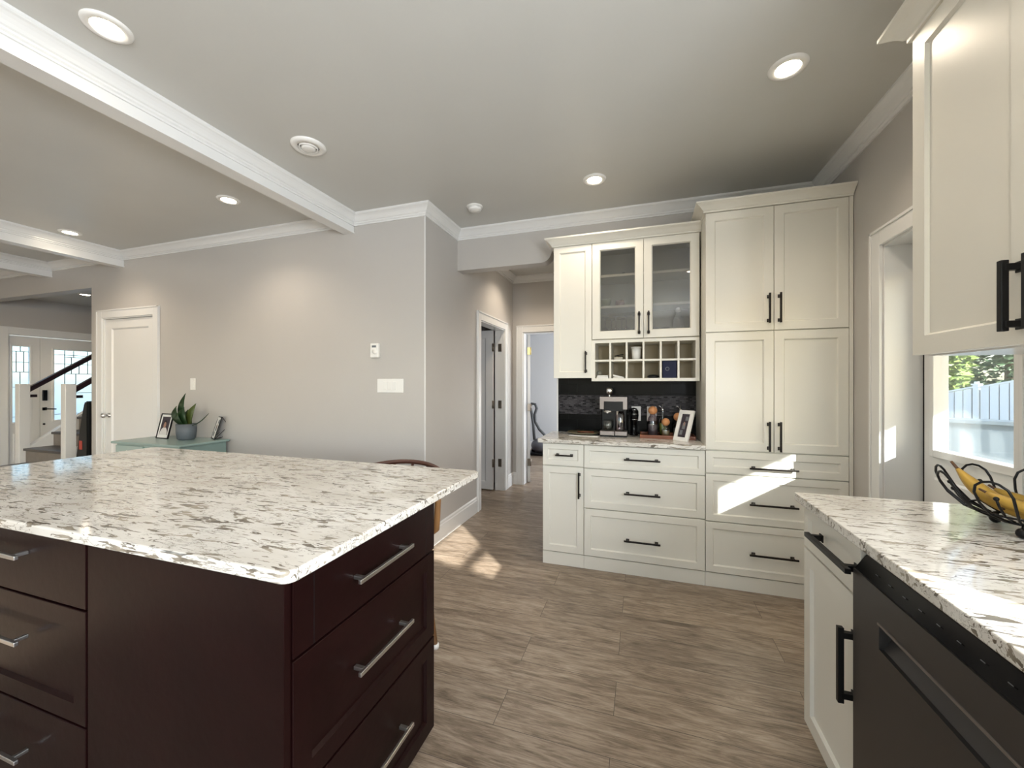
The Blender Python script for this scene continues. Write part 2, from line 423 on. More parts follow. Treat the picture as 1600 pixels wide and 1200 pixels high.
def cab_front(parent, kind, face, p0, a0, a1, z0, z1, hpos=None, hlen=.16, vert=False, m=M_CAB, mh=M_BRONZE, fw=.055, gap=.0015, hr=.0055, foot=.012, proj=.032, flat=False):
    """a door or a drawer front with a pull as its sub-part"""
    F = mp(face, p0); bm = B()
    if flat: fbox(bm, F, a0+gap, a1-gap, 0, .02, z0+gap, z1-gap, .0015)
    else: shaker(bm, F, a0+gap, a1-gap, z0+gap, z1-gap, fw=fw)
    d = obj(kind, bm, m, parent)
    if hpos:
        hb = B(); bar_handle(hb, mp(face, p0+(.0 if not hpos[2:] else (hpos[2] if face != 'E' else -hpos[2]))), hpos[0], hpos[1], hlen, vert, proj=proj, r=hr, foot=foot)
        obj('handle', hb, mh, d)
    return d

# ================================================================ room shell
CZ = 2.79
YA = 2.83; XB = -1.66; YN = 3.42; XE = 1.22; YS = -3.0; XW = -8.5
bm = B(); box(bm, XW-.2, XE+.20, YS-.2, 8.3, -.12, 0); struct('floor', bm, M_FLOOR)
bm = B(); box(bm, XW-.2, XE+.20, YS-.2, 8.3, CZ, CZ+.12); struct('ceiling', bm, M_CEIL)
bm = B(); box(bm, XW, -3.26, YA+.12, 8.2, 2.60, 2.70); struct('ceiling_foyer', bm, M_CEIL)
# wall A (north side of dining, with the closet door opening)
bm = B()
box(bm, -5.97, -5.755, YA, YA+.12, 0, CZ); box(bm, -4.905, XB, YA, YA+.12, 0, CZ); box(bm, -5.755, -4.905, YA, YA+.12, 2.085, CZ)
box(bm, XW, -5.97, YA, YA+.12, 2.45, CZ)
struct('wall_dining', bm, M_WALL)
# wall B (short return with doorway)
bm = B()
box(bm, XB-.12, XB, YA+.12, 3.97, 0, CZ); box(bm, XB-.12, XB, 4.77, 5.12, 0, CZ); box(bm, XB-.12, XB, 3.97, 4.77, 2.04, CZ)
struct('wall_hall', bm, M_WALL)
bm = B(); box(bm, -3.26, -.58, 5.12, 5.24, 2.04, CZ); box(bm, -3.26, -1.515, 5.12, 5.24, 0, 2.04); box(bm, -.715, -.58, 5.12, 5.24, 0, 2.04)
struct('wall_hall_end', bm, M_WALL)
bm = B(); box(bm, -.70, -.58, YN+.12, 5.12, 0, CZ); struct('wall_hall_east', bm, M_WALL)
bm = B(); box(bm, -.70, XE+.20, YN, YN+.12, 0, CZ); struct('wall_north', bm, M_WALL)
# header over the hall opening, rounded right end
bm = B()
pts = [(XB, 2.42), (-.85, 2.42)] + [(-.85+.10*math.sin(t*PI/16), 2.52-.10*math.cos(t*PI/16)) for t in range(1, 9)] + [(-.72, 2.56), (-.70, 2.60), (-.70, CZ), (XB, CZ)]
prism(bm, pts, 'y', YN, YN+.12); struct('wall_hall_header', bm, M_WALL)
# east wall with door opening and sink window
DY0, DY1 = 1.818, 2.625
WY0, WY1, WZ0, WZ1 = -.45, .41, 1.08, 1.86
TH = .20
bm = B()
for y0, y1, z0, z1 in ((DY1, YN, 0, CZ), (DY0, DY1, 2.09, CZ), (WY1, DY0, 0, CZ), (WY0, WY1, 0, WZ0), (WY0, WY1, WZ1, CZ), (-1.25, WY0, 0, CZ), (YS-.2, -2.45, 0, CZ), (-2.45, -1.25, 0, 1.2), (-2.45, -1.25, 2.3, CZ)):
    box(bm, XE, XE+TH, y0, y1, z0, z1)
struct('wall_east', bm, M_WALL)
# south wall with two large windows
bm = B()
for x0, x1, z0, z1 in ((XW, -6.9, 0, CZ), (-6.9, -3.5, 0, .45), (-6.9, -3.5, 2.4, CZ), (-3.5, -2.05, 0, CZ), (-2.05, .55, 0, .3), (-2.05, .55, 2.4, CZ), (.55, XE, 0, CZ)):
    box(bm, x0, x1, YS-.15, YS, z0, z1)
struct('wall_south', bm, M_WALL)
# west wall with the entry door opening
EY0, EY1 = 3.13, 4.40
bm = B()
box(bm, XW-.15, XW, YS, EY0, 0, CZ); box(bm, XW-.15, XW, EY1, 8.2, 0, CZ); box(bm, XW-.15, XW, EY0, EY1, 2.06, CZ)
struct('wall_west', bm, M_WALL)
bm = B(); box(bm, XW-.2, XE+TH, 8.2, 8.3, 0, CZ); struct('wall_far_north', bm, M_ROOM)
bm = B(); box(bm, -3.26, -3.14, YA+.12, 5.12, 0, CZ); box(bm, -3.26, -3.14, 5.24, 8.2, 0, CZ); struct('wall_stair_side', bm, M_ROOM)
bm = B()
box(bm, XE, XE+TH, YN+.12, 5.8, 0, CZ); box(bm, XE, XE+TH, 7.4, 8.2, 0, CZ); box(bm, XE, XE+TH, 5.8, 7.4, 0, .8); box(bm, XE, XE+TH, 5.8, 7.4, 2.2, CZ)
struct('wall_bedroom_east', bm, M_ROOM)
bm = B(); box(bm, -3.1, 1.2, 7.98, 8.2, 0, CZ); struct('wall_bedroom_north', bm, M_ROOM)
# windows behind and beside the camera
def window(name, F, a0, a1, z0, z1, d, bars=(), vb=(), fw=.05):
    bm = B()
    for q in ((a0, a0+fw, z0, z1), (a1-fw, a1, z0, z1), (a0+fw, a1-fw, z0, z0+fw), (a0+fw, a1-fw, z1-fw, z1)): fbox(bm, F, q[0], q[1], d, d+.06, q[2], q[3])
    for z in bars: fbox(bm, F, a0+fw, a1-fw, d+.01, d+.05, z-.02, z+.02)
    for a in vb: fbox(bm, F, a-.02, a+.02, d+.012, d+.048, z0+fw, z1-fw)
    o = struct(name, bm, M_TRIM)
    g = B(); fbox(g, F, a0+fw*.9, a1-fw*.9, d+.028, d+.032, z0+fw*.9, z1-fw*.9); obj('pane', g, G_CLEAR, o)
    return o
window('window_1', mp('W', XE), WY0, WY1, WZ0, WZ1, .07, bars=(1.56,), fw=.03)
Fs = lambda a, d, z: (a, YS-d, z)
window('added_window_5', mp('W', XE), -2.45, -1.25, 1.2, 2.3, .07, vb=(-1.85,))  # invented east window, added to go with the side fill lamp
window('window_2', Fs, -2.05, .55, .3, 2.4, .06, vb=(-1.2, -.3))
window('window_3', Fs, -6.9, -3.5, .45, 2.4, .06, vb=(-5.75, -4.6))
window('window_4', mp('W', XE), 5.8, 7.4, .8, 2.2, .07, vb=(6.6,))

# beams
def beam(n, x0, x1, z0, y1=YA):
    bm = B(); box(bm, x0, x1, YS, y1, z0, CZ)
    bm2 = bm
    sweep(bm2, [(x1, YS), (x1, y1)], CROWN, CZ, -1)
    sweep(bm2, [(x0, y1), (x0, YS)], CROWN, CZ, -1)
    # thin bead along the lower arris
    box(bm2, x0-.006, x1+.006, YS, y1, z0-.010, z0)
    struct(n, bm2, M_TRIM)
beam('trim_1', -2.445, -2.352, 2.652); beam('trim_2', -5.50, -5.40, 2.64); beam('trim_3', -6.83, -6.73, 2.64)
# crowns
def crown(n, path, closed=False, z=CZ):
    bm = B(); sweep(bm, path, CROWN, z, -1, closed); struct(n, bm, M_TRIM)
crown('trim_4', [(-2.352+.0, YA), (XB, YA), (XB, YN), (XE, YN), (XE, YS)])
crown('trim_5', [(-5.40, YA), (-2.445, YA)])
crown('trim_6', [(-6.73, YA), (-5.50, YA)])
crown('trim_7', [(XW, YA), (-6.83, YA)])
crown('trim_8', [(XB, YN+.12), (XB, 5.12), (-.70, 5.12), (-.70, YN+.12)])
# corner bead of the wall return and wall end cap
bm = B(); box(bm, XB-.004, XB+.004, YA-.004, YA+.004, 0, CZ-.088); struct('trim_9', bm, M_TRIM)
# baseboards
def baseb(n, path):
    bm = B(); sweep(bm, path, BASEP, 0, -1); struct(n, bm, M_TRIM)
baseb('baseboard_hall', [(-4.80, YA), (XB, YA), (XB, 3.88)])
baseb('baseboard_hall_end', [(XB, 4.86), (XB, 5.12), (-1.605, 5.12)])
baseb('baseboard_dining', [(-5.97, YA), (-5.86, YA)])
baseb('baseboard_bedroom', [(-3.1, 7.98), (1.2, 7.98)])
# casings: list of (face, plane, a0, a1, ztop)
def casing(n, F, a0, a1, zt, w=.09, t=.018, wn=None, z0=0, jd=.12, jamb=True):
    bm = B()
    wn = wn or w
    for s0, s1 in ((a0-wn, a0), (a1, a1+w)):
        fbox(bm, F, s0, s1, -t, 0, z0, zt+w, .002)
        e = s0 if s0 < a0 else s1-.014
        fbox(bm, F, e, e+.014, -t-.007, -t, z0, zt+w, .0015)
    fbox(bm, F, a0, a1, -t, 0, zt, zt+w, .002); fbox(bm, F, a0-wn, a1+w, -t-.007, -t, zt+w-.014, zt+w, .0015)
    if jamb:
        fbox(bm, F, a0, a0+.012, 0, jd, z0, zt); fbox(bm, F, a1-.012, a1, 0, jd, z0, zt); fbox(bm, F, a0+.012, a1-.012, 0, jd, zt-.012, zt)
    return struct(n, bm, M_TRIM)
casing('trim_10', mp('S', YA), -5.755, -4.905, 2.085)
casing('trim_11', mp('E', XB), 3.97, 4.77, 2.04)
casing('trim_12', mp('S', 5.12), -1.515, -.80, 2.04)
casing('trim_13', mp('W', XE), DY0, DY1, 2.09, jd=TH, wn=.044)
casing('trim_14', mp('E', XW), EY0, EY1, 2.06, w=.10, jd=.15)

# ---- closet door on dining wall (door_1)
def panel_door(name, F, a0, a1, z0, z1, t=.035, fw=.11, m=M_TRIM, origin=None):
    bm = B(); shaker(bm, F, a0, a1, z0, z1, t=t, fw=fw, rec=.012, bev=.016); return struct(name, bm, m, None, origin)
d1 = panel_door('door_1', mp('S', YA+.012), -5.741, -4.919, .008, 2.07, fw=.115)
kb = B(); lathe(kb, (-5.68, YA-.05, 1.0), [(0, -.012), (.016, -.008), (.026, .004), (.027, .016), (.018, .030), (.010, .036), (.010, .056), (.028, .058), (.028, .063), (0, .063)], 20, axis='y'); obj('door_knob', kb, M_STEEL, d1)
for z in (1.72, 1.08, .3):
    hb = B(); tube(hb, [(-4.912, YA+.002, z-.045), (-4.912, YA+.002, z+.045)], .007, 8); obj('hinge', hb, M_HINGE, d1)
# ---- hall side door, swung open into the room (door_2)
d2 = panel_door('door_2', mp('S', 4.715), -2.565, -1.795, .012, 2.03, fw=.11)
for z in (1.81, 1.09, .35):
    hb = B(); box(hb, -1.80, -1.765, 4.70, 4.706, z-.05, z+.05, .001); tube(hb, [(-1.786, 4.695, z-.05), (-1.786, 4.695, z+.05)], .008, 8)
    box(hb, XB-.075, XB-.03, 4.751, 4.7575, z-.05, z+.05, .001); obj('hinge', hb, M_HINGE, d2)
# ---- bedroom door opened inward (door_3)
d3 = panel_door('door_3', mp('E', -1.455), 5.255, 6.02, .012, 2.03, fw=.11, origin=(-1.47, 5.255, 0)); d3.rotation_euler.z = math.radians(17)
for z, mm in ((1.80, M_BRASS), (1.03, M_HINGE), (.28, M_HINGE)):
    hb = B(); box(hb, -1.492, -1.452, 5.243, 5.2535, z-.05, z+.05, .001); tube(hb, [(-1.447, 5.243, z-.05), (-1.447, 5.243, z+.05)], .008, 8); obj('hinge', hb, mm, d3)

# ---- exterior kitchen door with glass (door_4)
XD = XE+TH-.045
Fd = mp('W', XD)
GY0, GY1, GZ0, GZ1 = 1.930, 2.515, 1.02, 1.93
bm = B()
a0, a1 = DY0+.014, DY1-.032
for q in ((a0, GY0, .015, 2.07), (GY1, a1, .015, 2.07), (GY0, GY1, .015, GZ0), (GY0, GY1, GZ1, 2.07)): fbox(bm, Fd, q[0], q[1], 0, .042, q[2], q[3])
shaker(bm, mp('W', XD-.002), GY0-.01, GY1+.01, .2, .90, t=.01, fw=.02, rec=-.006, bev=.01)
d4 = struct('door_4', bm, M_TRIM)
bm = B()
for q in ((GY0-.025, GY0+.006, GZ0-.03, GZ1+.03), (GY1-.006, GY1+.025, GZ0-.03, GZ1+.03), (GY0+.006, GY1-.006, GZ0-.03, GZ0+.006), (GY0+.006, GY1-.006, GZ1-.006, GZ1+.03)): fbox(bm, Fd, q[0], q[1], -.012, .05, q[2], q[3], .003)
obj('glazing_bead', bm, M_TRIM, d4)
bm = B(); fbox(bm, Fd, GY0, GY1, .020, .024, GZ0, GZ1); obj('pane', bm, G_CLEAR, d4)
bm = B(); fbox(bm, Fd, a1+.001, DY1-.013, .004, .03, .0, 2.08); obj('weatherstrip', bm, M_LIDGAP, d4)
# storm door outside it
Fx = mp('W', XE+TH+.02)
bm = B()
for q in ((DY0, DY0+.045, 0, 2.08), (DY1-.025, DY1+.02, 0, 2.08), (DY0+.045, DY1-.025, 0, .25), (DY0+.045, DY1-.025, 2.0, 2.08)): fbox(bm, Fx, q[0], q[1], 0, .03, q[2], q[3], .002)
d5 = struct('door_5', bm, M_TRIM)
for a in (DY1-.030, DY1-.008):
    bm = B(); fbox(bm, Fx, a, a+.003, -.003, .0, .02, 2.06); obj('groove_line', bm, M_PRINTGREY, d5)  # grey strips put in for the dark of grooves between stile ribs
bm = B(); fbox(bm, Fx, DY0+.045, DY1-.025, .013, .016, .25, 2.0); obj('pane', bm, G_CLEAR, d5)

# ---- entry double doors with leaded glass (door_6)
Fe = mp('E', XW-.02)
def leaf(parent, a0, a1, g0, g1, gz0, gz1, lead):
    bm = B()
    for q in ((a0, g0, .01, 2.04), (g1, a1, .01, 2.04), (g0, g1, .01, gz0), (g0, g1, gz1, 2.04)): fbox(bm, Fe, q[0], q[1], 0, .045, q[2], q[3])
    shaker(bm, mp('E', XW-.018), g0-.01, g1+.01, .22, .66, t=.01, fw=.03, rec=-.006, bev=.012)
    L = obj('door_leaf', bm, M_TRIM, parent)
    bm = B()
    for q in ((g0-.02, g0+.004, gz0-.02, gz1+.02), (g1-.004, g1+.02, gz0-.02, gz1+.02), (g0+.004, g1-.004, gz0-.02, gz0+.004), (g0+.004, g1-.004, gz1-.004, gz1+.02)): fbox(bm, Fe, q[0], q[1], -.01, .02, q[2], q[3], .003)
    obj('glazing_bead', bm, M_TRIM, L)
    bm = B(); fbox(bm, Fe, g0, g1, .02, .026, gz0, gz1); obj('pane', bm, G_FROST, L)
    bm = B()
    w, h = g1-g0, gz1-gz0
    for kind, p, s, e in lead:
        if kind == 'v': fbox(bm, Fe, g0+p*w-.004, g0+p*w+.004, .014, .020, gz1-e*h, gz1-s*h)
        else: fbox(bm, Fe, g0+s*w, g0+e*w, .0141, .0201, gz1-p*h-.004, gz1-p*h+.004)
    obj('lead_came', bm, M_PRINTGREY, L)
    return L
bm = B(); fbox(bm, Fe, EY0+.012, EY1-.012, .0, .14, 0, .01); d6 = struct('door_6', bm, M_STEEL)
leaf(d6, EY0+.012, 3.452, 3.175, 3.352, .80, 1.895, [('h', .07, 0, 1), ('v', .5, 0, .07), ('v', .27, .07, .34), ('v', .68, .07, .34), ('h', .21, 0, 1), ('h', .34, 0, 1), ('v', .48, .34, .54), ('h', .54, 0, 1), ('h', .93, 0, 1)])
L2 = leaf(d6, 3.456, EY1-.014, 3.60, 4.24, .80, 1.875, [('h', .07, 0, 1), ('v', .20, 0, 1), ('v', .36, 0, .10), ('h', .10, .20, .8), ('v', .32, .10, .34), ('v', .46, .20, .34), ('v', .62, 0, .34), ('h', .20, 0, 1), ('h', .34, 0, 1), ('v', .40, .34, .62), ('v', .80, 0, 1), ('h', .62, .2, .8), ('h', .92, 0, 1)])
bm = B(); fbox(bm, Fe, 3.475, 3.525, -.02, 0, 1.10, 1.26, .004); obj('lock_keypad', bm, M_BLKGLOSS, L2)
bm = B(); fbox(bm, Fe, 3.476, 3.526, -.012, 0, .955, 1.0, .004); tube(bm, [(XW-.02, 3.50, .977), (XW+.04, 3.50, .977), (XW+.045, 3.52, .977), (XW+.045, 3.60, .97)], .009, 8); obj('lever_handle', bm, M_BLKGLOSS, L2)
bm = B(); lathe(bm, (XW-.02, 3.495, .75), [(0, .012), (.012, .012), (.014, 0)], 12, axis='x'); obj('peg_bolt', bm, M_BLKGLOSS, L2)

# ================================================================ ceiling fittings
def downlight(x, y, z, label, power=5, group='recessed downlights in the ceilings'):
    t = thing('ceiling_downlight', label, 'ceiling light', (x, y, z), group=group)
    bm = B(); lathe(bm, (x, y, z), [(.050, -.002), (.052, -.009), (.068, -.010), (.078, -.006), (.080, 0)], 36); obj('trim_ring', bm, M_WHITE, t)
    bm = B(); lathe(bm, (x, y, z), [(0, -.004), (.050, -.004), (.050, -.001), (0, -.001)], 32); obj('diffuser', bm, M_LAMP, t)
    l = bpy.data.lights.new('downlight_lamp', 'SPOT'); l.energy = power; l.color = (1, .84, .66); l.spot_size = math.radians(130); l.spot_blend = .7; l.shadow_soft_size = .05
    o = bpy.data.objects.new('downlight_lamp', l); COL.objects.link(o); o.parent = t; o.location = (0, 0, -.015)
    return t
PW = 16
downlight(.631, 2.109, CZ, 'recessed ceiling downlight nearest the right wall crown, above the aisle', PW)
downlight(-.317, 2.841, CZ, 'recessed ceiling downlight in front of the glass-door wall cabinets', PW)
downlight(-3.07, 2.27, CZ, 'recessed ceiling downlight between the two long beams, nearer the kitchen', PW)
downlight(-5.16, 2.29, CZ, 'recessed ceiling downlight tucked beside the far dining beam', PW)
downlight(-2.05, 1.02, CZ, 'recessed ceiling downlight beside the kitchen beam above the island', PW)
downlight(-7.38, 3.43, 2.60, 'recessed ceiling downlight in the foyer above the entry doors', PW)
downlight(-1.25, 4.45, CZ, 'recessed ceiling downlight inside the hall beyond the header', 26, )
downlight(.60, .75, CZ, 'recessed ceiling downlight above the right counter edge', PW)
t = thing('ceiling_vent', 'round white ceiling air vent with concentric rings near the kitchen beam', 'vent', (-1.917, 1.907, CZ))
bm = B(); lathe(bm, (-1.917, 1.907, CZ), [(.058, -.003), (.062, -.016), (.090, -.014), (.098, -.004), (.098, 0)], 40); obj('outer_ring', bm, M_WHITE, t)
bm = B(); lathe(bm, (-1.917, 1.907, CZ), [(0, -.006), (.060, -.006), (.060, -.001), (0, -.001)], 32); obj('dark_throat', bm, M_PRINTBG, t)
bm = B(); lathe(bm, (-1.917, 1.907, CZ), [(.046, -.006), (.048, -.020), (.054, -.020), (.054, -.006)], 32); obj('middle_ring', bm, M_WHITE, t)
bm = B(); lathe(bm, (-1.917, 1.907, CZ), [(0, -.026), (.030, -.025), (.040, -.020), (.040, -.006)], 32); obj('centre_disc', bm, M_WHITE, t)
t = thing('smoke_detector', 'round white smoke detector on the ceiling near the hall header', 'smoke detector', (-1.29, 2.98, CZ))
bm = B(); lathe(bm, (-1.29, 2.98, CZ), [(0, -.010), (.062, -.010), (.066, -.004), (.066, 0)], 32); obj('mounting_base', bm, M_WHITE, t)
bm = B(); lathe(bm, (-1.29, 2.98, CZ), [(0, -.040), (.024, -.040), (.030, -.036), (.048, -.033), (.053, -.026), (.054, -.010), (0, -.010)], 32); obj('sensor_cover', bm, M_WHITE, t)

# ================================================================ wall fittings
def switch(name, face, p0, a, z, n, label, cat='light switch'):
    F = mp(face, p0); w = .035+.046*(n-1)+.0
    t = thing(name, label, cat, F(a, 0, z-.058))
    bm = B(); fbox(bm, F, a-w, a+w, -.007, 0, z-.058, z+.058, .003); obj('cover_plate', bm, M_WHITE, t)
    for i in range(n):
        c = a+(i-(n-1)/2)*.046
        bm = B(); fbox(bm, F, c-.016, c+.016, -.012, -.007, z-.033, z+.033, .002); obj('rocker', bm, M_WHITE, t)
    return t
switch('light_switch', 'S', YA, -4.318, 1.35, 1, 'single white light switch on the wall above the green console table')
switch('light_switch', 'S', YA, -1.985, 1.335, 3, 'triple white light switch plate below the thermostat')
t = thing('thermostat', 'white wall thermostat above the triple light switch', 'thermostat', (-2.125, YA, 1.57))
bm = B(); fbox(bm, mp('S', YA), -2.165, -2.085, -.030, 0, 1.57, 1.69, .006); obj('casing', bm, M_WHITE, t)
bm = B(); lathe(bm, (-2.118, YA-.030, 1.62), [(0, -.008), (.020, -.008), (.022, 0)], 24, axis='y'); obj('dial', bm, M_WHITE, t)
bm = B(); fbox(bm, mp('S', YA), -2.145, -2.105, -.032, -.029, 1.655, 1.672, .0); obj('display', bm, M_PRINTGREY, t)

# ================================================================ left bank : base units
YF = 2.93
ZC = .94
def base_unit(label, a0, a1, fronts, face, p0, wall, z0=0, ztop=.91, m=M_CAB):
    F = mp(face, p0)
    t = thing('base_cabinet', label, 'cabinet', F((a0+a1)/2, .02, 0))
    dep = abs(wall-p0)
    bm = B(); fbox(bm, F, a0+.001, a1-.001, .021, dep-.004, .095, ztop-.001); obj('carcass', bm, m, t)
    bm = B(); fbox(bm, F, a0, a1, .006, .024, 0, .093); obj('toe_board', bm, m, t)
    for fr in fronts: cab_front(t, *fr[:1], face, p0, *fr[1:5], **fr[5])
    return t
base_unit('narrow cream base cabinet with a small drawer over one door, at the hall end', -.713, -.405, [
    ('drawer', -.713, -.405, .742, .905, dict(hpos=(-.545, .823), hlen=.13, fw=.045)),
    ('door', -.713, -.405, .098, .738, dict(hpos=(-.437, .61), hlen=.19, vert=True))], 'S', YF, YN)
base_unit('wide cream base cabinet with three drawers under the coffee counter', -.404, .402, [
    ('drawer', -.404, .402, .738, .905, dict(hpos=(0, .818), hlen=.24, fw=.045)),
    ('drawer', -.404, .402, .446, .734, dict(hpos=(0, .577), hlen=.24)),
    ('drawer', -.404, .402, .098, .442, dict(hpos=(0, .247), hlen=.24))], 'S', YF, YN)
bm = B(); box(bm, -.745, .402, YF-.028, YN, .911, ZC, .004)
setp(obj('countertop', bm, M_QUARTZ, None, (-.17, 3.17, .911)), 'flecked white quartz countertop under the coffee machine', 'countertop')
# tall pantry
t = thing('pantry_cabinet', 'tall cream pantry cabinet with four doors above three wide drawers', 'cabinet', (.8, YF+.02, 0))
F = mp('S', YF)
bm = B(); box(bm, .404, XE-.004, YF+.021, YN-.004, .095, 2.49); obj('carcass', bm, M_CAB, t)
bm = B(); box(bm, .404, XE-.004, YF+.006, YF+.024, 0, .093); obj('toe_board', bm, M_CAB, t)
bm = B(); box(bm, 1.197, XE-.003, YF+.002, YF+.021, .095, 2.49, .001); obj('filler_strip', bm, M_CAB, t)
for a0, a1, ha in ((.404, .800, .770), (.800, 1.196, .830)):
    cab_front(t, 'door', 'S', YF, a0, a1, 1.694, 2.488, hpos=(ha, 1.832), hlen=.19, vert=True, fw=.06)
    cab_front(t, 'door', 'S', YF, a0, a1, .912, 1.690, hpos=(ha, 1.016), hlen=.19, vert=True, fw=.06)
for z0, z1, hz in ((.758, .908, .808), (.438, .754, .575), (.098, .434, .252)):
    cab_front(t, 'drawer', 'S', YF, .404, 1.196, z0, z1, hpos=(.792, hz), hlen=.27, fw=.05)
bm = B(); sweep(bm, [(.404, YN-.005), (.404, YF+.004), (XE-.005, YF+.004)], CABCROWN, 2.552, -1)
obj('crown_molding', bm, M_CAB, t)
# wall cabinets
YU = 3.13
t = thing('wall_cabinet', 'narrow cream wall cabinet with one solid door, left of the glass doors', 'cabinet', (-.52, YU+.02, 1.40))
bm = B(); box(bm, -.670, -.370, YU+.021, YN, 1.40, 2.44); obj('carcass', bm, M_CAB, t)
cab_front(t, 'door', 'S', YU, -.672, -.370, 1.395, 2.44, hpos=(-.415, 1.52), hlen=.17, vert=True, fw=.055)
t = thing('wall_cabinet', 'cream wall cabinet with two glass doors showing glassware shelves', 'cabinet', (.013, YU+.02, 1.69))
bm = B()
box(bm, -.368, -.350, YU+.021, YN, 1.69, 2.44); box(bm, .376, .394, YU+.021, YN, 1.69, 2.44)
box(bm, -.350, .376, YU+.021, YN, 1.69, 1.708); box(bm, -.350, .376, YU+.021, YN, 2.422, 2.44); box(bm, -.350, .376, YN-.012, YN, 1.708, 2.422)
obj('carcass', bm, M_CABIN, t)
SH = [1.955, 2.195]
for z in SH:
    bm = B(); box(bm, -.350, .376, YU+.03, YN-.012, z-.018, z, .001); obj('shelf', bm, M_CAB, t)
for a0, a1, ha in ((-.368, .0125, -.020), (.0125, .394, .047)):
    bm = B(); shaker(bm, mp('S', YU), a0+.0015, a1-.0015, 1.696, 2.4385, fw=.062, hole=True); d = obj('door', bm, M_CAB, t)
    bm = B(); fbox(bm, mp('S', YU), a0+.058, a1-.058, .011, .015, 1.754, 2.381); obj('glass_pane', bm, G_CAB, d)
    bm = B(); bar_handle(bm, mp('S', YU), ha, 1.805, .17, True); 
    for s in (-1, 1): lathe(bm, (ha, YU-.032, 1.805+s*.068), [(0, -.018), (.008, -.006), (.009, 0), (.008, .006), (0, .018)], 10)
    obj('handle', bm, M_BRONZE, d)
bm = B(); sweep(bm, [(-.672, YN), (-.672, YU+.004), (.403, YU+.004)], CABCROWN, 2.502, -1)
setp(obj('cabinet_crown', bm, M_CAB, None, (-.13, 3.2, 2.44)), 'cream crown molding along the top of the lower wall cabinets', 'molding')
# wine rack
t = thing('wine_rack', 'cream twelve-cubby wine rack under the glass-door cabinet', 'wine rack', (.013, YU+.02, 1.372))
RX0, RX1, RZ0, RZ1 = -.372, .394, 1.372, 1.688
bm = B()
YR = YU+.004
box(bm, RX0, RX0+.026, YR, YN, RZ0, RZ1); box(bm, RX1-.026, RX1, YR, YN, RZ0, RZ1)
box(bm, RX0+.026, RX1-.026, YR, YN, RZ0, RZ0+.022); box(bm, RX0+.026, RX1-.026, YR, YN, RZ1-.022, RZ1)
obj('rack_frame', bm, M_CAB, t)
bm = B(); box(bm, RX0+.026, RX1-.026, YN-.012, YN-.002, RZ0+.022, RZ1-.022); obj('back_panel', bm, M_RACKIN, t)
cw = (RX1-RX0-.052-5*.014)/6
for i in range(1, 6):
    x = RX0+.026+i*cw+(i-1)*.014
    bm = B(); box(bm, x, x+.014, YR+.002, YN-.012, RZ0+.022, RZ1-.022, .001); obj('upright_divider', bm, M_CAB, t)
zm = (RZ0+RZ1)/2
bm = B()
for i in range(6):
    x = RX0+.026+i*(cw+.014); box(bm, x, x+cw, YR+.002, YN-.012, zm-.007, zm+.007)
obj('middle_shelf', bm, M_CAB, t)
def cub(i): return RX0+.026+i*(cw+.014)+cw/2
zb = RZ0+.022; zt = zm+.007
# things in the cubbies
bm = B(); lathe(bm, (cub(2)+.008, YR+.09, zt), [(0, .0), (.030, 0), (.036, .085), (.034, .086), (0, .075)], 20)
t2 = obj('plastic_tub', bm, M_WHITE, None, (cub(2)+.008, YR+.09, zt)); setp(t2, 'white tub in the upper row of the wine rack', 'tub')
bm = B(); lathe(bm, (cub(2)+.008, YR+.09, zt), [(0, .087), (.039, .087), (.039, .098), (0, .098)], 20); obj('lid', bm, M_PAPER, t2)
bm = B(); box(bm, cub(1)-.035, cub(1)+.03, YR+.06, YR+.2, zt, zt+.022, .003); setp(obj('small_box', bm, M_CABIN, None, (cub(1), YR+.13, zt)), 'low pale box in the second cubby of the upper row', 'box')
bm = B(); tube(bm, [(cub(1)-.03, YR+.06, zt+.030), (cub(1)+.035, YR+.07, zt+.042)], .004, 8); tube(bm, [(cub(1)-.01, YR+.11, zt+.0265), (cub(1)+.03, YR+.1, zt+.0265)], .004, 8)
setp(obj('dark_pen', bm, M_BLACK, None, (cub(1), YR+.08, zt+.03)), 'thin dark pens lying on the low box in the upper cubby', 'pen')
bm = B(); box(bm, cub(0)-.044, cub(0)+.044, YR+.03, YR+.22, zb, zb+.012, .001); box(bm, cub(0)-.040, cub(0)+.042, YR+.035, YR+.2, zb+.013, zb+.024, .001)
setp(obj('folded_papers', bm, M_PAPER, None, (cub(0), YR+.1, zb)), 'stack of white papers in the lower left corner cubby', 'papers')
bm = B(); lathe(bm, (cub(0)-.028, YR+.05, zb+.024), [(0, 0), (.016, .002), (.020, .02), (.014, .032), (.004, .038), (0, .036)], 14); setp(obj('spice_jar', bm, G_WARE, None, (cub(0)-.028, YR+.05, zb+.024)), 'small clear jar standing on the papers in the corner cubby', 'jar')
bm = B()
for k, (dz, r) in enumerate(((0, .0), (.014, .05))): quadbox(bm, [(cub(1)-.042, YR+.04, zb+.001+dz), (cub(1)+.042, YR+.03, zb+.001), (cub(1)+.042, YR+.2, zb+.001), (cub(1)-.042, YR+.2, zb+.001+dz), (cub(1)-.042, YR+.04, zb+.008+dz*1.6), (cub(1)+.042, YR+.03, zb+.006+dz*.2), (cub(1)+.042, YR+.2, zb+.006+dz*.2), (cub(1)-.042, YR+.2, zb+.008+dz*1.6)])
setp(obj('sloping_papers', bm, M_PAPER, None, (cub(1), YR+.1, zb)), 'curled papers sloping in the second cubby of the lower row', 'papers')
bm = B(); lathe(bm, (cub(3)+.01, YR+.08, zb), [(0, 0), (.030, 0), (.040, .014), (.028, .026), (0, .028)], 20, sx=1.1, sy=1.3); setp(obj('dark_pouch', bm, M_BLACK, None, (cub(3), YR+.08, zb)), 'low dark rounded pouch in the fourth cubby of the lower row', 'pouch')
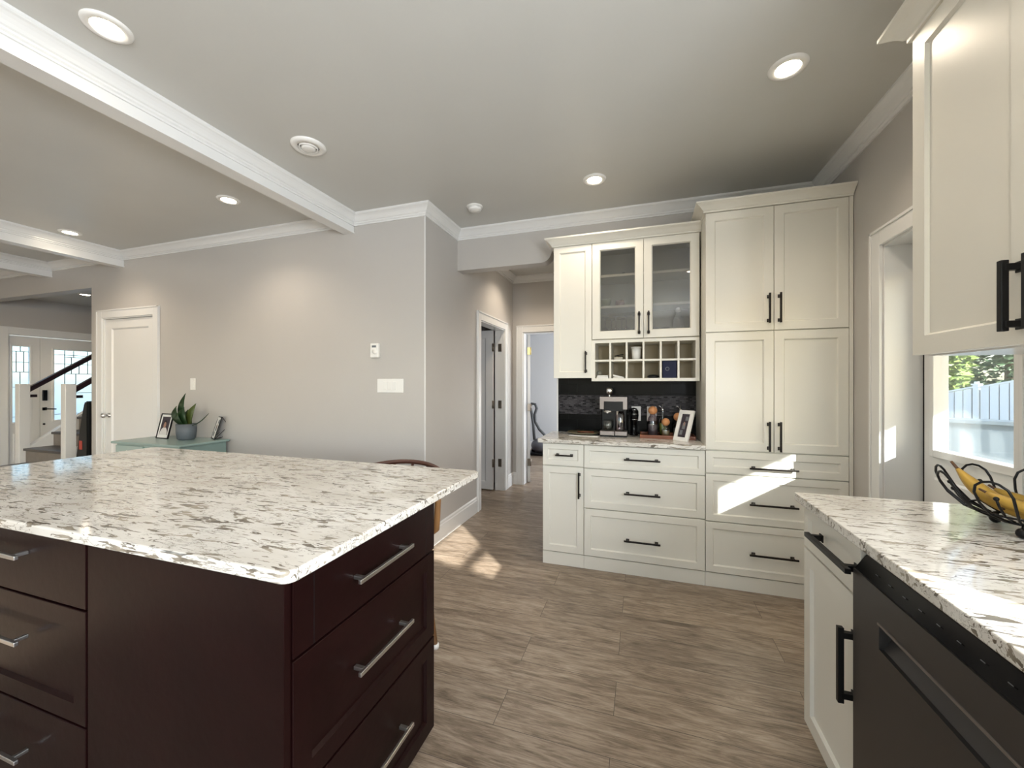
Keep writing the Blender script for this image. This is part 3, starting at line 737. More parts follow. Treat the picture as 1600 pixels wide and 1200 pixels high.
bm = B(); box(bm, cub(4)-.048, cub(4)+.048, YR+.012, YR+.2, zb, zm-.009, .002); t2 = obj('navy_box', bm, M_NAVY, None, (cub(4), YR+.1, zb)); setp(t2, 'dark navy box filling a lower cubby of the wine rack', 'box')
bm = B(); lathe(bm, (cub(4)-.015, YR+.011, zb+.068), [(.010, 0), (.012, -.0015), (.014, 0)], 20, axis='y'); obj('crest_print', bm, M_PRINTGREY, t2)

# ---- glassware in the glass cabinet
def wine_glass(x, y, z, h=.17, r=.036, flip=True):
    # upside-down stemware: bowl rim on the shelf
    bm = B()
    pr = [(.0, h), (r*.85, h-.001), (.006, h-.008), (.0035, h-.03), (.0035, h*.55), (.012, h*.50), (r*.92, h*.36), (r, h*.22), (r*.82, 0)]
    lathe(bm, (x, y, z), pr, 24); return bm
zs = 1.708
gg = 'stemware upside down on the bottom glass-door shelf'
g0 = obj('wine_glass', wine_glass(-.275, 3.22, zs), G_WARE, None, (-.275, 3.22, zs)); setp(g0, 'upside-down clear wine glass at the left of the bottom shelf', 'glass', gg)
for x, y, lb in ((-.195, 3.215, 'upside-down clear wine glass second from the left of the bottom shelf'), (-.115, 3.22, 'upside-down clear wine glass third from the left of the bottom shelf'), (-.040, 3.215, 'upside-down clear wine glass behind the left glass door handle'), (-.235, 3.32, 'rear upside-down wine glass between the two leftmost glasses'), (-.155, 3.325, 'rear upside-down wine glass behind the second and third glasses')):
    c = g0.copy(); COL.objects.link(c); c.location = (x, y, zs); c['label'] = lb
bm = B(); lathe(bm, (-.272, 3.24, SH[0]), [(0, 0), (.020, .0), (.024, .006), (.040, .045), (.042, .065), (.038, .065), (.034, .02), (0, .012)], 24); setp(obj('green_bowl', bm, M_GREENC, None, (-.272, 3.24, SH[0])), 'small green ceramic cup on the middle shelf behind glass', 'cup')
bm = B(); lathe(bm, (-.165, 3.25, SH[0]), [(0, 0), (.028, .0), (.034, .006), (.035, .05), (.031, .05), (.030, .012), (0, .008)], 24); setp(obj('small_bowl', bm, M_BROWNC, None, (-.165, 3.25, SH[0])), 'small maroon cup beside the green cup behind glass', 'cup')
bm = B(); box(bm, -.33, -.12, 3.20, 3.34, SH[1], SH[1]+.010, .003); sphere(bm, (-.135, 3.21, SH[1]+.018), .010, seg=12); setp(obj('glass_platter', bm, G_WARE, None, (-.225, 3.27, SH[1])), 'thin clear glass platter on the top shelf of the glass cabinet', 'platter')
bm = B(); lathe(bm, (.262, 3.26, zs), [(0, .0), (.036, .0), (.040, .01), (.040, .11), (.030, .145), (.017, .165), (.017, .19)], 24); t2 = obj('glass_bottle', bm, G_WARE, None, (.262, 3.26, zs)); setp(t2, 'clear glass bottle at the right end of the bottom shelf', 'bottle')
bm = B(); lathe(bm, (.262, 3.26, zs), [(0, .19), (.020, .19), (.020, .212), (.012, .22), (0, .22)], 20); obj('stopper', bm, M_WHITE, t2)
sg = 'small tumblers behind the right glass door'
bm = B(); lathe(bm, (.10, 3.24, zs), [(0, .0), (.024, .0), (.030, .075), (.028, .075), (.022, .006), (0, .006)], 20); g0 = obj('tumbler', bm, G_WARE, None, (.10, 3.24, zs)); setp(g0, 'clear tumbler left of the others behind the right glass door', 'glass', sg)
c = g0.copy(); COL.objects.link(c); c.location = (.168, 3.25, zs); c['label'] = 'clear tumbler nearest the clear glass bottle'
bm = B(); lathe(bm, (.055, 3.30, zs), [(0, .0), (.026, .0), (.028, .045), (.025, .045), (.022, .006), (0, .006)], 20); setp(obj('tumbler', bm, M_WHITE, None, (.055, 3.30, zs)), 'short white cup at the back behind the right glass door', 'cup', sg)

# ---- backsplash
bm = B(); box(bm, -.69, .402, YN-.010, YN, ZC, 1.094); box(bm, -.69, .402, YN-.010, YN, 1.256, 1.399)
o = struct('trim_15', bm, M_TILE)
bm = B(); box(bm, -.69, .402, YN-.012, YN, 1.0945, 1.2555); obj('mosaic_band', bm, M_MOSAIC, o)
bm = B(); box(bm, -.702, -.690, YN-.014, YN+.0, ZC, 1.395); struct('trim_16', bm, M_TRIM)

# ---- outlets on the tiles
def outlet(a, label):
    F = mp('S', YN-.012); t = thing('wall_outlet', label, 'outlet', F(a, 0, 1.05), group='outlets on the black tiles')
    bm = B(); fbox(bm, F, a-.036, a+.036, -.006, 0, 1.050, 1.168, .002); obj('cover_plate', bm, M_WHITE, t)
    for z in (1.085, 1.133):
        bm = B(); fbox(bm, F, a-.017, a+.017, -.009, -.006, z-.017, z+.017, .002)
        s = obj('socket', bm, M_WHITE, t)
        bm = B(); fbox(bm, F, a-.008, a-.005, -.0095, -.008, z-.005, z+.008); fbox(bm, F, a+.005, a+.008, -.0095, -.008, z-.005, z+.008); obj('slots', bm, M_BLACK, s)
outlet(-.045, 'white wall outlet beside the black milk frother'); outlet(.075, 'white outlet partly behind the tallest stoppered bottle')

# ---- espresso machine
ex0, ex1, ey0, ey1 = -.312, -.108, 3.165, 3.385
t = thing('coffee_machine', 'steel and black espresso machine with a glass cup on its tray', 'coffee machine', (-.21, 3.27, ZC))
bm = B(); box(bm, ex0, ex1, ey0, ey1, ZC, ZC+.012, .002); box(bm, ex0+.004, ex1-.004, ey0+.09, ey1, ZC+.012, ZC+.30, .006); obj('body', bm, M_BLKGLOSS, t)
bm = B(); box(bm, ex0, (ex0+ex1)/2+.008, ey0-.004, ey0+.10, ZC+.012, ZC+.045, .003); box(bm, (ex0+ex1)/2+.012, ex1, ey0-.004, ey0+.10, ZC+.012, ZC+.045, .003); obj('drip_tray', bm, M_WARMST, t)
bm = B(); prism(bm, [(ex0, ZC+.215), (ex0+.030, ZC+.215), (ex0+.030, ZC+.275), (ex1-.030, ZC+.275), (ex1-.030, ZC+.215), (ex1, ZC+.215), (ex1, ZC+.31), (ex0, ZC+.31)], 'y', ey0-.004, ey0+.16); obj('steel_hood', bm, M_WARMST, t)
bm = B(); box(bm, ex0+.031, ex1-.031, ey0+.004, ey0+.09, ZC+.20, ZC+.274, .002); obj('control_panel', bm, M_BLACK, t)
bm = B(); lathe(bm, (ex0+.06, ey0+.03, ZC+.185), [(0, 0), (.022, 0), (.032, .005), (.034, .018), (0, .018)], 20); tube(bm, [(ex0+.06, ey0+.02, ZC+.196), (ex0+.06, ey0-.03, ZC+.192)], .008, 8); obj('portafilter', bm, M_STEEL, t)
bm = B(); lathe(bm, (ex1-.055, ey0+.048, ZC+.046), [(0, .0), (.034, .0), (.036, .01), (.036, .12), (.026, .145), (.012, .155), (0, .157)], 24); obj('milk_tank', bm, G_TINT, t)
bm = B(); lathe(bm, (ex1-.073, ey0+.030, ZC+.046), [(0, 0), (.009, .0), (.009, .15), (.012, .157), (0, .165)], 12); obj('milk_tube', bm, M_CHROME, t)
bm = B(); lathe(bm, (ex0+.058, ey0+.045, ZC+.0455), [(0, .0), (.028, .0), (.038, .03), (.040, .08), (.037, .08), (.034, .03), (.024, .006), (0, .006)], 24); setp(obj('drinking_glass', bm, G_WARE, None, (ex0+.058, ey0+.045, ZC+.0455)), 'clear rounded cup on the coffee machine drip tray', 'glass')
bm = B(); lathe(bm, (-.243, 3.22, ZC+.3105), [(0, 0), (.012, .0), (.007, .006), (.006, .018), (.020, .022), (.026, .034), (.026, .062), (.018, .070), (0, .071)], 20); setp(obj('coffee_tamper', bm, M_CHROME, None, (-.243, 3.22, ZC+.3105)), 'shiny chrome tamper standing on top of the coffee machine', 'tamper')
# ---- black frother / grinder
t = thing('milk_frother', 'tall black appliance with chrome bands right of the coffee machine', 'appliance', (-.062, 3.33, ZC))
bm = B(); lathe(bm, (-.062, 3.33, ZC), [(0, 0), (.034, 0), (.034, .012), (.022, .03), (.020, .10), (.034, .125), (.038, .16), (.036, .195), (.022, .215), (0, .22)], 24); obj('body', bm, M_BLKGLOSS, t)
for z in (.128, .172, .205):
    bm = B(); lathe(bm, (-.062, 3.33, ZC+z), [(.0345 if z != .205 else .029, -.0015), (.0392 if z == .172 else .0365 if z == .128 else .032, 0), (.034 if z != .205 else .029, .0015)], 24); obj('chrome_band', bm, M_CHROME, t)
bm = B(); tube(bm, [(-.088, 3.305, ZC+.19), (-.094, 3.30, ZC+.12), (-.094, 3.30, ZC+.02), (-.075, 3.31, ZC+.005)], .004, 8); obj('power_lead', bm, M_BLACK, t)
# ---- plates and paper left of the machine
bm = B(); lathe(bm, (-.45, 3.285, ZC), [(0, 0), (.07, .0), (.10, .008), (.135, .018), (.135, .021), (.10, .012), (0, .006)], 36); setp(obj('serving_plate', bm, M_PLATE, None, (-.45, 3.285, ZC)), 'shallow olive plate on the counter left of the coffee machine', 'plate')
bm = B(); tube(bm, [(-.50, 3.27, ZC+.018), (-.44, 3.25, ZC+.022), (-.37, 3.28, ZC+.018)], .006, 8); setp(obj('wooden_spoon', bm, M_TRAY, None, (-.44, 3.26, ZC+.02)), 'dark wooden utensil lying in the olive plate', 'utensil')
bm = B(); v = [(-.555, 3.16), (-.325, 3.125), (-.318, 3.165), (-.53, 3.20)]; prism(bm, v, 'z', ZC, ZC+.003); setp(obj('paper_sheet', bm, M_PAPER, None, (-.45, 3.16, ZC)), 'white folded paper on the counter in front of the plate', 'paper')
# ---- tray with bottles
TX0, TX1, TY0, TY1 = -.015, .375, 3.165, 3.385
t = thing('wooden_tray', 'reddish wooden tray holding the stoppered bottles', 'tray', (.18, 3.27, ZC))
bm = B(); box(bm, TX0, TX1, TY0, TY1, ZC, ZC+.012, .003)
for q in ((TX0, TX1, TY0, TY0+.010), (TX0, TX1, TY1-.010, TY1), (TX0, TX0+.010, TY0+.010, TY1-.010), (TX1-.010, TX1, TY0+.010, TY1-.010)): box(bm, *q, ZC+.012, ZC+.026, .002)
obj('tray_body', bm, M_TRAY, t)
def corkjar(x, y, r, h, rc, label, m):
    z = ZC+.0125; t = thing('stoppered_jar', label, 'jar', (x, y, z), group='ball-stoppered glass jars on the tray')
    bm = B(); lathe(bm, (x, y, z), [(0, 0), (r*.92, .0), (r, .008), (r, h*.68), (r*.82, h*.82), (r*.55, h*.93), (r*.5, h)], 24); obj('glass_body', bm, m, t)
    bm = B(); lathe(bm, (x, y, z), [(0, .004), (r*.85, .004), (r*.88, h*.5), (0, h*.5)], 20); obj('contents', bm, M_PLATE if m is G_WARE else M_PRINTGREY, t)
    bm = B(); sphere(bm, (x, y, z+h+rc*.78), rc, seg=20); obj('cork_ball', bm, M_CORK, t)
corkjar(.080, 3.285, .040, .165, .034, 'tallest glass jar with a round cork ball stopper on the tray', G_TINT)
corkjar(.172, 3.245, .030, .085, .030, 'shortest glass jar with a round cork ball stopper, middle of the tray', G_WARE)
corkjar(.262, 3.295, .036, .120, .032, 'middle-height glass jar with cork ball behind the white picture frame', G_TINT)
def oil(x, y, label):
    z = ZC+.0125; t = thing('oil_bottle', label, 'bottle', (x, y, z), group='oil bottles at the back of the tray')
    bm = B(); lathe(bm, (x, y, z), [(0, 0), (.025, 0), (.026, .01), (.026, .11), (.010, .15), (.009, .185)], 16); obj('glass_body', bm, G_WARE, t)
    bm = B(); lathe(bm, (x, y, z), [(.0, .186), (.012, .186), (.010, .20), (.004, .205), (.003, .235), (0, .235)], 12); tube(bm, [(x-.002, y, z+.20), (x-.022, y, z+.225), (x-.034, y, z+.222)], .003, 6); obj('pour_spout', bm, M_CHROME, t)
    bm = B(); lathe(bm, (x, y, z), [(0, .003), (.023, .003), (.023, .09), (0, .09)], 14); obj('oil', bm, M_OILG, t)
oil(.155, 3.345, 'slim glass oil bottle with pouring spout between the tall and short jars')
oil(.285, 3.352, 'slim glass oil bottle with pouring spout behind the middle-height jar')
# ---- white photo frame leaning against the pantry side
def picframe(name, label, B1, B2, up, w, h, fw, t, mf, mi, art, inner=None):
    """B1,B2 bottom line; up = unit vector; builds frame, mat, picture"""
    B1 = Vector(B1); u = (Vector(B2)-B1).normalized(); up = Vector(up); up = (up-u*up.dot(u)).normalized(); n = u.cross(up)
    T = thing(name, label, 'picture frame', tuple((B1+u*w/2)))
    def P(a, b, d): return B1+u*a+up*b+n*d
    def bx(bm, a0, a1, b0, b1, d0, d1, mi=0):
        v, fs = quadbox(bm, [P(a0, b0, d0), P(a1, b0, d0), P(a1, b1, d0), P(a0, b1, d0), P(a0, b0, d1), P(a1, b0, d1), P(a1, b1, d1), P(a0, b1, d1)])
        for f in fs: f.material_index = mi
    bm = B()
    for q in ((0, w, 0, fw), (0, w, h-fw, h), (0, fw, fw, h-fw), (w-fw, w, fw, h-fw)): bx(bm, *q, -t, 0)
    bx(bm, fw*.5, w-fw*.5, fw*.5, h-fw*.5, -t, -t*.6); obj('frame_border', bm, mf, T)
    if inner:
        bm = B(); bx(bm, fw, w-fw, fw, h-fw, -t*.6, -t*.45); obj('mat_board', bm, inner, T)
    bm = B(); art(bm, P, bx, w, h, fw, t); obj('photo', bm, mi, T)
    return T, P, bx
def art_portrait(bm, P, bx, w, h, fw, t):
    m = fw+.022; a0, a1, b0, b1 = m, w-m, m+.006, h-m; d = -t*.44
    bx(bm, a0, a1, b0, b1, d, d+.0008, 0)
    cx = (a0+a1)/2; W_ = a1-a0; H_ = b1-b0
    def disc(cx, cy, rx, ry, dd, mi, t0=0, t1=2*PI):
        vs = [bm.verts.new(P(cx+rx*math.cos(t0+(t1-t0)*k/20), cy+ry*math.sin(t0+(t1-t0)*k/20), dd)) for k in range(20 if t1-t0 > 6 else 21)]
        f = bm.faces.new(vs); f.material_index = mi
    disc(cx, b0, W_*.46, H_*.42, d+.0012, 1, 0, PI)
    disc(cx, b0+H_*.62, W_*.19, H_*.19, d+.0022, 3)
    disc(cx, b0+H_*.54, W_*.155, H_*.165, d+.0026, 2)
def art_grey(bm, P, bx, w, h, fw, t):
    d = -t*.44; m = fw+.002
    bx(bm, m, w-m, m, h-m, d, d+.0008, 3)
    for k, (a, b, aa, bb, mi) in enumerate(((.3, .35, .7, .62, 0), (.42, .5, .58, .66, 2), (.15, .1, .5, .3, 0), (.55, .72, .9, .9, 0))):
        bx(bm, m+(w-2*m)*a, m+(w-2*m)*aa, m+(h-2*m)*b, m+(h-2*m)*bb, d+.0009+k*.0002, d+.0011+k*.0002, mi)
picframe('photo_frame', 'white photo frame leaning beside the pantry cabinet on the counter', (.216, 3.152, ZC), (.311, 3.072, ZC), Vector((.095, .03, .22)), .118, .232, .027, .014, M_WHITE, [M_PRINTGREY, M_SHIRT, M_SKIN, M_PRINTBG], art_grey)

# ================================================================ island
IX1, IX0, IY0, IY1 = -.728, -3.02, .668, 1.745
t = thing('kitchen_island', 'large espresso-brown kitchen island base with steel-handled drawers', 'kitchen island', (-1.8, 1.03, 0))
FX, FY = -.762, .690
bm = B(); box(bm, -2.92, FX-.021, FY+.021, 1.368, .0, .910); obj('carcass', bm, M_DARK, t)
bm = B(); box(bm, -1.478, FX-.003, FY+.002, FY+.020, .0, .908, .0015); obj('end_panel', bm, M_DARK, t)
def bar2(parent, face, p0, a, z, L):
    F = mp(face, p0); bm = B(); h = L/2
    for s in (-1, 1): fbox(bm, F, a+s*h*.82-.006, a+s*h*.82+.006, -.030, 0, z-.005, z+.005, .001)
    fbox(bm, F, a-h, a+h, -.040, -.030, z-.006, z+.006, .0015); obj('handle', bm, M_STEEL, parent)
rows = ((.714, .905, True, .812), (.384, .710, False, .560), (.030, .380, False, .215))
for z0, z1, flat, hz in rows:
    d = cab_front(t, 'drawer', 'E', FX+.0, FY+.022, 1.368, z0, z1, m=M_DARK, flat=flat, fw=.062); bar2(d, 'E', FX, 1.03, hz, .265)
    d = cab_front(t, 'drawer', 'S', FY, -2.24, -1.482, z0, z1, m=M_DARK, flat=flat, fw=.062); bar2(d, 'S', FY, -1.905, hz+.03, .34)
    d = cab_front(t, 'drawer', 'S', FY, -2.92, -2.245, z0, z1, m=M_DARK, flat=flat, fw=.062); bar2(d, 'S', FY, -2.58, hz+.03, .34)
bm = B()
for y in (FY+.085, 1.305): box(bm, FX-.0008, FX+.0006, y-.0012, y+.0012, .716, .904)
obj('seam_line', bm, M_BLACK, t)
bm = B()
def rrect(x0, x1, y0, y1, r, i, z):
    out = []
    for cx, cy, a in ((x1-r, y1-r, 0), (x0+r, y1-r, PI/2), (x0+r, y0+r, PI), (x1-r, y0+r, 1.5*PI)):
        for k in range(7): out.append(bm.verts.new((cx+(r-i)*math.cos(a+PI/2*k/6), cy+(r-i)*math.sin(a+PI/2*k/6), z)))
    return out
rings = [rrect(IX0, IX1, IY0, IY1, .03, i, z) for i, z in ((.003, .911), (0, .914), (0, ZC-.005), (.0015, ZC-.0015), (.005, ZC))]
for A_, C_ in zip(rings, rings[1:]):
    for k in range(len(A_)): bm.faces.new([A_[k], A_[(k+1) % len(A_)], C_[(k+1) % len(A_)], C_[k]])
bm.faces.new(rings[0][::-1]); bm.faces.new(rings[-1])
setp(obj('countertop', bm, M_QUARTZ, None, (-1.875, 1.2, .911)), 'large flecked quartz countertop on the dark island', 'countertop')
# stool behind the island
sx, sy = -1.20, 1.72
t = thing('bar_stool', 'bentwood bar stool tucked under the island overhang, curved dark top rail', 'stool', (sx, sy, 0))
bm = B(); lathe(bm, (sx, sy, .66), [(0, 0), (.19, 0), (.205, .010), (.205, .026), (.19, .034), (0, .030)], 36); obj('seat', bm, M_STOOL, t)
bm = B()
rail = [(sx-.235+.235*(1-math.cos(a)), sy+.06+.17*math.sin(a), .60+.29*math.sin(a)**.55) for a in [PI*i/24 for i in range(25)]]
rail = [(sx-.285*math.cos(PI*i/24), sy-.04+.235*math.sin(PI*i/24), .86+.062*math.sin(PI*i/24)) for i in range(25)]
tube(bm, rail, .012, 10); obj('top_rail', bm, M_STOOLD, t)
for s in (-1, 1):
    bm = B(); tube(bm, [(sx+s*.285, sy-.045, .86), (sx+s*.289, sy-.05, .80), (sx+s*.285, sy-.05, .72), (sx+s*.270, sy-.03, .66), (sx+s*.235, sy-.01, .63), (sx+s*.19, sy, .655)], .015, 10); obj('arm_bend', bm, M_STOOL, t)
for k in (-2, -1, 0, 1, 2):
    a = PI/2+k*.38; p = Vector((sx-.285*math.cos(a), sy-.04+.235*math.sin(a), .86+.062*math.sin(a))); q = Vector((sx-.16*math.cos(a), sy+.16*math.sin(a), .690))
    bm = B(); tube(bm, [q, p], .008, 8); obj('spindle', bm, M_STOOLD, t)
for ax, ay in ((-1, -1), (1, -1), (-1, 1), (1, 1)):
    bm = B(); tube(bm, [(sx+ax*.12, sy+ay*.05, .665), (sx+ax*.16, sy+ay*.07, .35), (sx+ax*.195, sy+ay*.095, .015)], [.018, .016, .013], 10); lg = obj('leg', bm, M_STOOL, t)
    bm = B(); lathe(bm, (sx+ax*.196, sy+ay*.096, 0), [(0, 0), (.018, 0), (.018, .02), (0, .03)], 14); obj('foot_cap', bm, M_WHITE, lg)
bm = B(); tube(bm, [(sx+.175*math.cos(2*PI*i/28), sy+.085*math.sin(2*PI*i/28), .25) for i in range(28)], .009, 8, closed=True); obj('foot_ring', bm, M_STOOLD, t)

# ================================================================ right run
XF = .572
XC0, YC1 = .55, 1.770
def rfront(t, *a, **k): return cab_front(t, *a, mh=M_BLACK, hr=.0075, foot=.015, proj=.034, **k)
def right_base(label, a0, a1, doors):
    F = mp('W', XF); t = thing('base_cabinet', label, 'cabinet', (XF+.02, (a0+a1)/2, 0))
    bm = B(); fbox(bm, F, a0+.001, a1-.001, .021, XE-XF-.004, .10, .909); obj('carcass', bm, M_CAB, t)
    bm = B(); fbox(bm, F, a0, a1, .055, .07, 0, .10); obj('toe_board', bm, M_CAB, t)
    for q in doors: rfront(t, q[0], 'W', XF, *q[1:5], **q[5])
    return t
right_base('cream base cabinet with drawer and door beside the dishwasher', 1.338, 1.742, [
    ('drawer', 1.338, 1.742, .752, .905, dict(hpos=(1.47, .835), hlen=.29, fw=.045)),
    ('door', 1.338, 1.742, .105, .748, dict(hpos=(1.372, .55), hlen=.215, vert=True, fw=.06))])
right_base('cream sink base cabinet with two doors below the window, near the camera', -.22, .728, [
    ('door', -.22, .254, .105, .905, dict(hpos=(.22, .75), hlen=.2, vert=True)), ('door', .254, .728, .105, .905, dict(hpos=(.29, .75), hlen=.2, vert=True))])
bm = B(); box(bm, XC0, XE, -.30, YC1, .911, ZC, .003); setp(obj('countertop', bm, M_QUARTZ, None, (.88, .73, .911)), 'flecked quartz countertop over the dishwasher by the glass door', 'countertop')
# dishwasher
t = thing('dishwasher', 'black stainless dishwasher built in under the right countertop', 'dishwasher', (.85, 1.032, 0))
XDW = .552
F = mp('W', XDW)
bm = B(); fbox(bm, F, .734, 1.334, .05, .62, .08, .90); obj('tub_body', bm, M_BLACK, t)
bm = B()
# door skin with a pocket handle
y0, y1 = .736, 1.332; pz0, pz1, py0, py1 = .700, .760, .80, 1.206
for q in ((y0, y1, .11, pz0), (y0, y1, pz1, .845), (y0, py0, pz0, pz1), (py1, y1, pz0, pz1)): fbox(bm, F, q[0], q[1], 0, .045, q[2], q[3])
d = obj('door', bm, M_DW, t)
bm = B(); quadbox(bm, [F(py0, .010, pz0), F(py1, .010, pz0), F(py1, .044, pz0), F(py0, .044, pz0), F(py0, .042, pz1), F(py1, .042, pz1), F(py1, .045, pz1), F(py0, .045, pz1)]); obj('pocket_handle', bm, M_DW, d)
bm = B(); fbox(bm, F, py0-.003, py1+.003, -.003, .006, pz1-.001, pz1+.005, .001); obj('pocket_lip', bm, M_WARMST, d)
bm = B(); quadbox(bm, [F(y0, .004, .846), F(y1, .004, .846), F(y1, .06, .846), F(y0, .06, .846), F(y0, .030, .885), F(y1, .030, .885), F(y1, .06, .885), F(y0, .06, .885)]); c = obj('control_strip', bm, M_BLKGLOSS, t)
for k in range(9):
    bm = B(); fbox(bm, mp('W', XDW+.014), 1.25-k*.055, 1.240-k*.055, -.001, .0, .865, .8665); obj('button_mark', bm, M_PRINTGREY, c)
bm = B(); fbox(bm, F, y0, y1, .07, .085, 0, .10); obj('kick_plate', bm, M_BLACK, t)
# upper right cabinet
XU = .880
t = thing('wall_cabinet', 'large cream wall cabinet with black handles overhanging the right counter', 'cabinet', (1.05, 1.27, 1.452))
bm = B(); box(bm, XU+.021, XE, .82, 1.722, 1.452, 2.530); obj('carcass', bm, M_CAB, t)
rfront(t, 'door', 'W', XU, 1.275, 1.722, 1.446, 2.530, hpos=(1.309, 1.567), hlen=.175, vert=True, fw=.068)
rfront(t, 'door', 'W', XU, .822, 1.273, 1.446, 2.530, hpos=(1.242, 1.567), hlen=.175, vert=True, fw=.068)
bm = B(); sweep(bm, [(XE, 1.722), (XU+.006, 1.722), (XU+.006, .82)], [(o*1.15, h*1.15) for o, h in CABCROWN], 2.60, -1); obj('crown_molding', bm, M_CAB, t)
bm = B(); box(bm, XU+.04, XE, .83, 1.712, 1.444, 1.4515); obj('bottom_panel', bm, M_TRIM, t)

# ---- fruit bowl with bananas
bx_, by_, bz_ = 1.018, 1.482, ZC
t = thing('wire_fruit_bowl', 'black wire fruit bowl with looped petals on the right counter', 'fruit bowl', (bx_, by_, bz_))
bm = B(); tube(bm, [(bx_+.075*math.cos(2*PI*i/24), by_+.075*math.sin(2*PI*i/24), bz_+.034) for i in range(24)], .004, 8, closed=True); tube(bm, [(bx_+.12*math.cos(2*PI*i/28), by_+.12*math.sin(2*PI*i/28), bz_+.056) for i in range(28)], .003, 8, closed=True); obj('base_ring', bm, M_BLACK, t)
for k in range(9):
    a = 2*PI*k/9+.25; ca, sa = math.cos(a), math.sin(a); pts = []
    for s_, (r, w, h) in [(1, q) for q in ((.07, .012, .034), (.115, .026, .056), (.145, .034, .090), (.160, .036, .118))]+[(0, (.168, .030, .138)), (0, (.172, .016, .150))]: r *= 1.07; pts.append((bx_+ca*r-sa*w, by_+sa*r+ca*w, bz_+h))
    pts = pts+[(bx_+ca*.185, by_+sa*.185, bz_+.154)]+[(bx_+ca*r*1.07+sa*w, by_+sa*r*1.07-ca*w, bz_+h) for r, w, h in ((.172, .016, .150), (.168, .030, .138), (.160, .036, .118), (.145, .034, .090), (.115, .026, .056), (.07, .012, .034))]
    bm = B(); tube(bm, pts, .0032, 8); L = obj('petal_loop', bm, M_BLACK, t)
    bm = B(); tube(bm, [(bx_+ca*.07, by_+sa*.07, bz_+.034), (bx_+ca*.118, by_+sa*.118, bz_+.056), (bx_+ca*.146, by_+sa*.146, bz_+.086), (bx_+ca*.157, by_+sa*.157, bz_+.105)], .003, 8); sphere(bm, (bx_+ca*.158, by_+sa*.158, bz_+.107), .006, seg=10); obj('petal_stem', bm, M_BLACK, L)
for k in range(3):
    a = 2*PI*k/3+1.85
    bm = B(); sphere(bm, (bx_+.085*math.cos(a), by_+.085*math.sin(a), bz_+.014), .014, seg=14); tube(bm, [(bx_+.078*math.cos(a), by_+.078*math.sin(a), bz_+.034), (bx_+.085*math.cos(a), by_+.085*math.sin(a), bz_+.02)], .004, 8); obj('ball_foot', bm, M_BLACK, t)
def banana(pts, r, label):
    P = [Vector(p) for p in pts]; n = 22; path = []; rad = []
    for i in range(n+1):
        u = i/n; # quadratic bezier through three control points
        p = P[0]*(1-u)**2+P[1]*2*u*(1-u)+P[2]*u*u; path.append(p)
        rad.append(r*max(.16, min(1, math.sin(PI*min(.5, u*1.5+.08)) if u < .3 else math.sin(PI*(.5+max(0, u-.72)*1.55)))))
    t = thing('banana', label, 'banana', tuple(path[n//2]), group='ripe bananas in the wire bowl')
    bm = B(); tube(bm, path, rad, 6); obj('banana_body', bm, M_BANANA, t)
    bm = B(); tube(bm, [path[0]+(path[0]-path[1])*1.6, path[0]], [r*.17, r*.2], 6); obj('stem', bm, M_BANBR, t)
    for k in range(4):
        i = random.randint(5, n-4); a = random.uniform(0, 2*PI); d = (path[i+1]-path[i-1]).normalized(); f, g = frame_of(d)
        bm = B(); c = path[i]+(f*math.cos(a)+g*math.sin(a))*rad[i]*.72; sphere(bm, c, r*.33, seg=10); obj('bruise_spot', bm, M_BANBR, t)
banana([(.922, 1.588, bz_+.150), (.975, 1.50, bz_+.010), (1.09, 1.42, bz_+.075)], .021, 'overripe banana at the left with a blackened stem')
banana([(1.01, 1.59, bz_+.095), (1.07, 1.52, bz_+.035), (1.13, 1.42, bz_+.100)], .019, 'yellow banana lying behind the overripe one')
banana([(.935, 1.50, bz_+.10), (.985, 1.40, bz_+.050), (1.08, 1.355, bz_+.105)], .018, 'yellow banana nearest the counter front')

# ================================================================ console table
TX0, TX1, TY0, TY1, TZ = -4.70, -3.775, 2.36, 2.808, .82
t = thing('console_table', 'sage green console table against the dining wall', 'table', (-4.24, 2.6, 0))
bm = B(); box(bm, TX0, TX1, TY0, TY1, TZ-.022, TZ, .008); obj('tabletop', bm, M_MINT, t)
bm = B(); box(bm, TX0+.04, TX1-.04, TY0+.03, TY1-.01, TZ-.16, TZ-.022, .002); obj('apron', bm, M_MINT, t)
for x in (TX0+.065, TX1-.065):
    for y in (TY0+.055, TY1-.035):
        bm = B(); quadbox(bm, [(x-.016, y-.016, 0), (x+.016, y-.016, 0), (x+.016, y+.016, 0), (x-.016, y+.016, 0), (x-.024, y-.024, TZ-.16), (x+.024, y-.024, TZ-.16), (x+.024, y+.024, TZ-.16), (x-.024, y+.024, TZ-.16)]); obj('leg', bm, M_MINT, t)
for x in (-4.47, -4.02):
    bm = B(); box(bm, x-.19, x+.19, TY0+.018, TY0+.03, TZ-.15, TZ-.035, .003); d = obj('drawer', bm, M_MINT, t)
    bm = B(); lathe(bm, (x, TY0+.018, TZ-.09), [(0, -.024), (.012, -.022), (.014, -.014), (.006, -.006), (.006, 0)], 14, axis='y'); obj('knob', bm, M_STEEL, d)
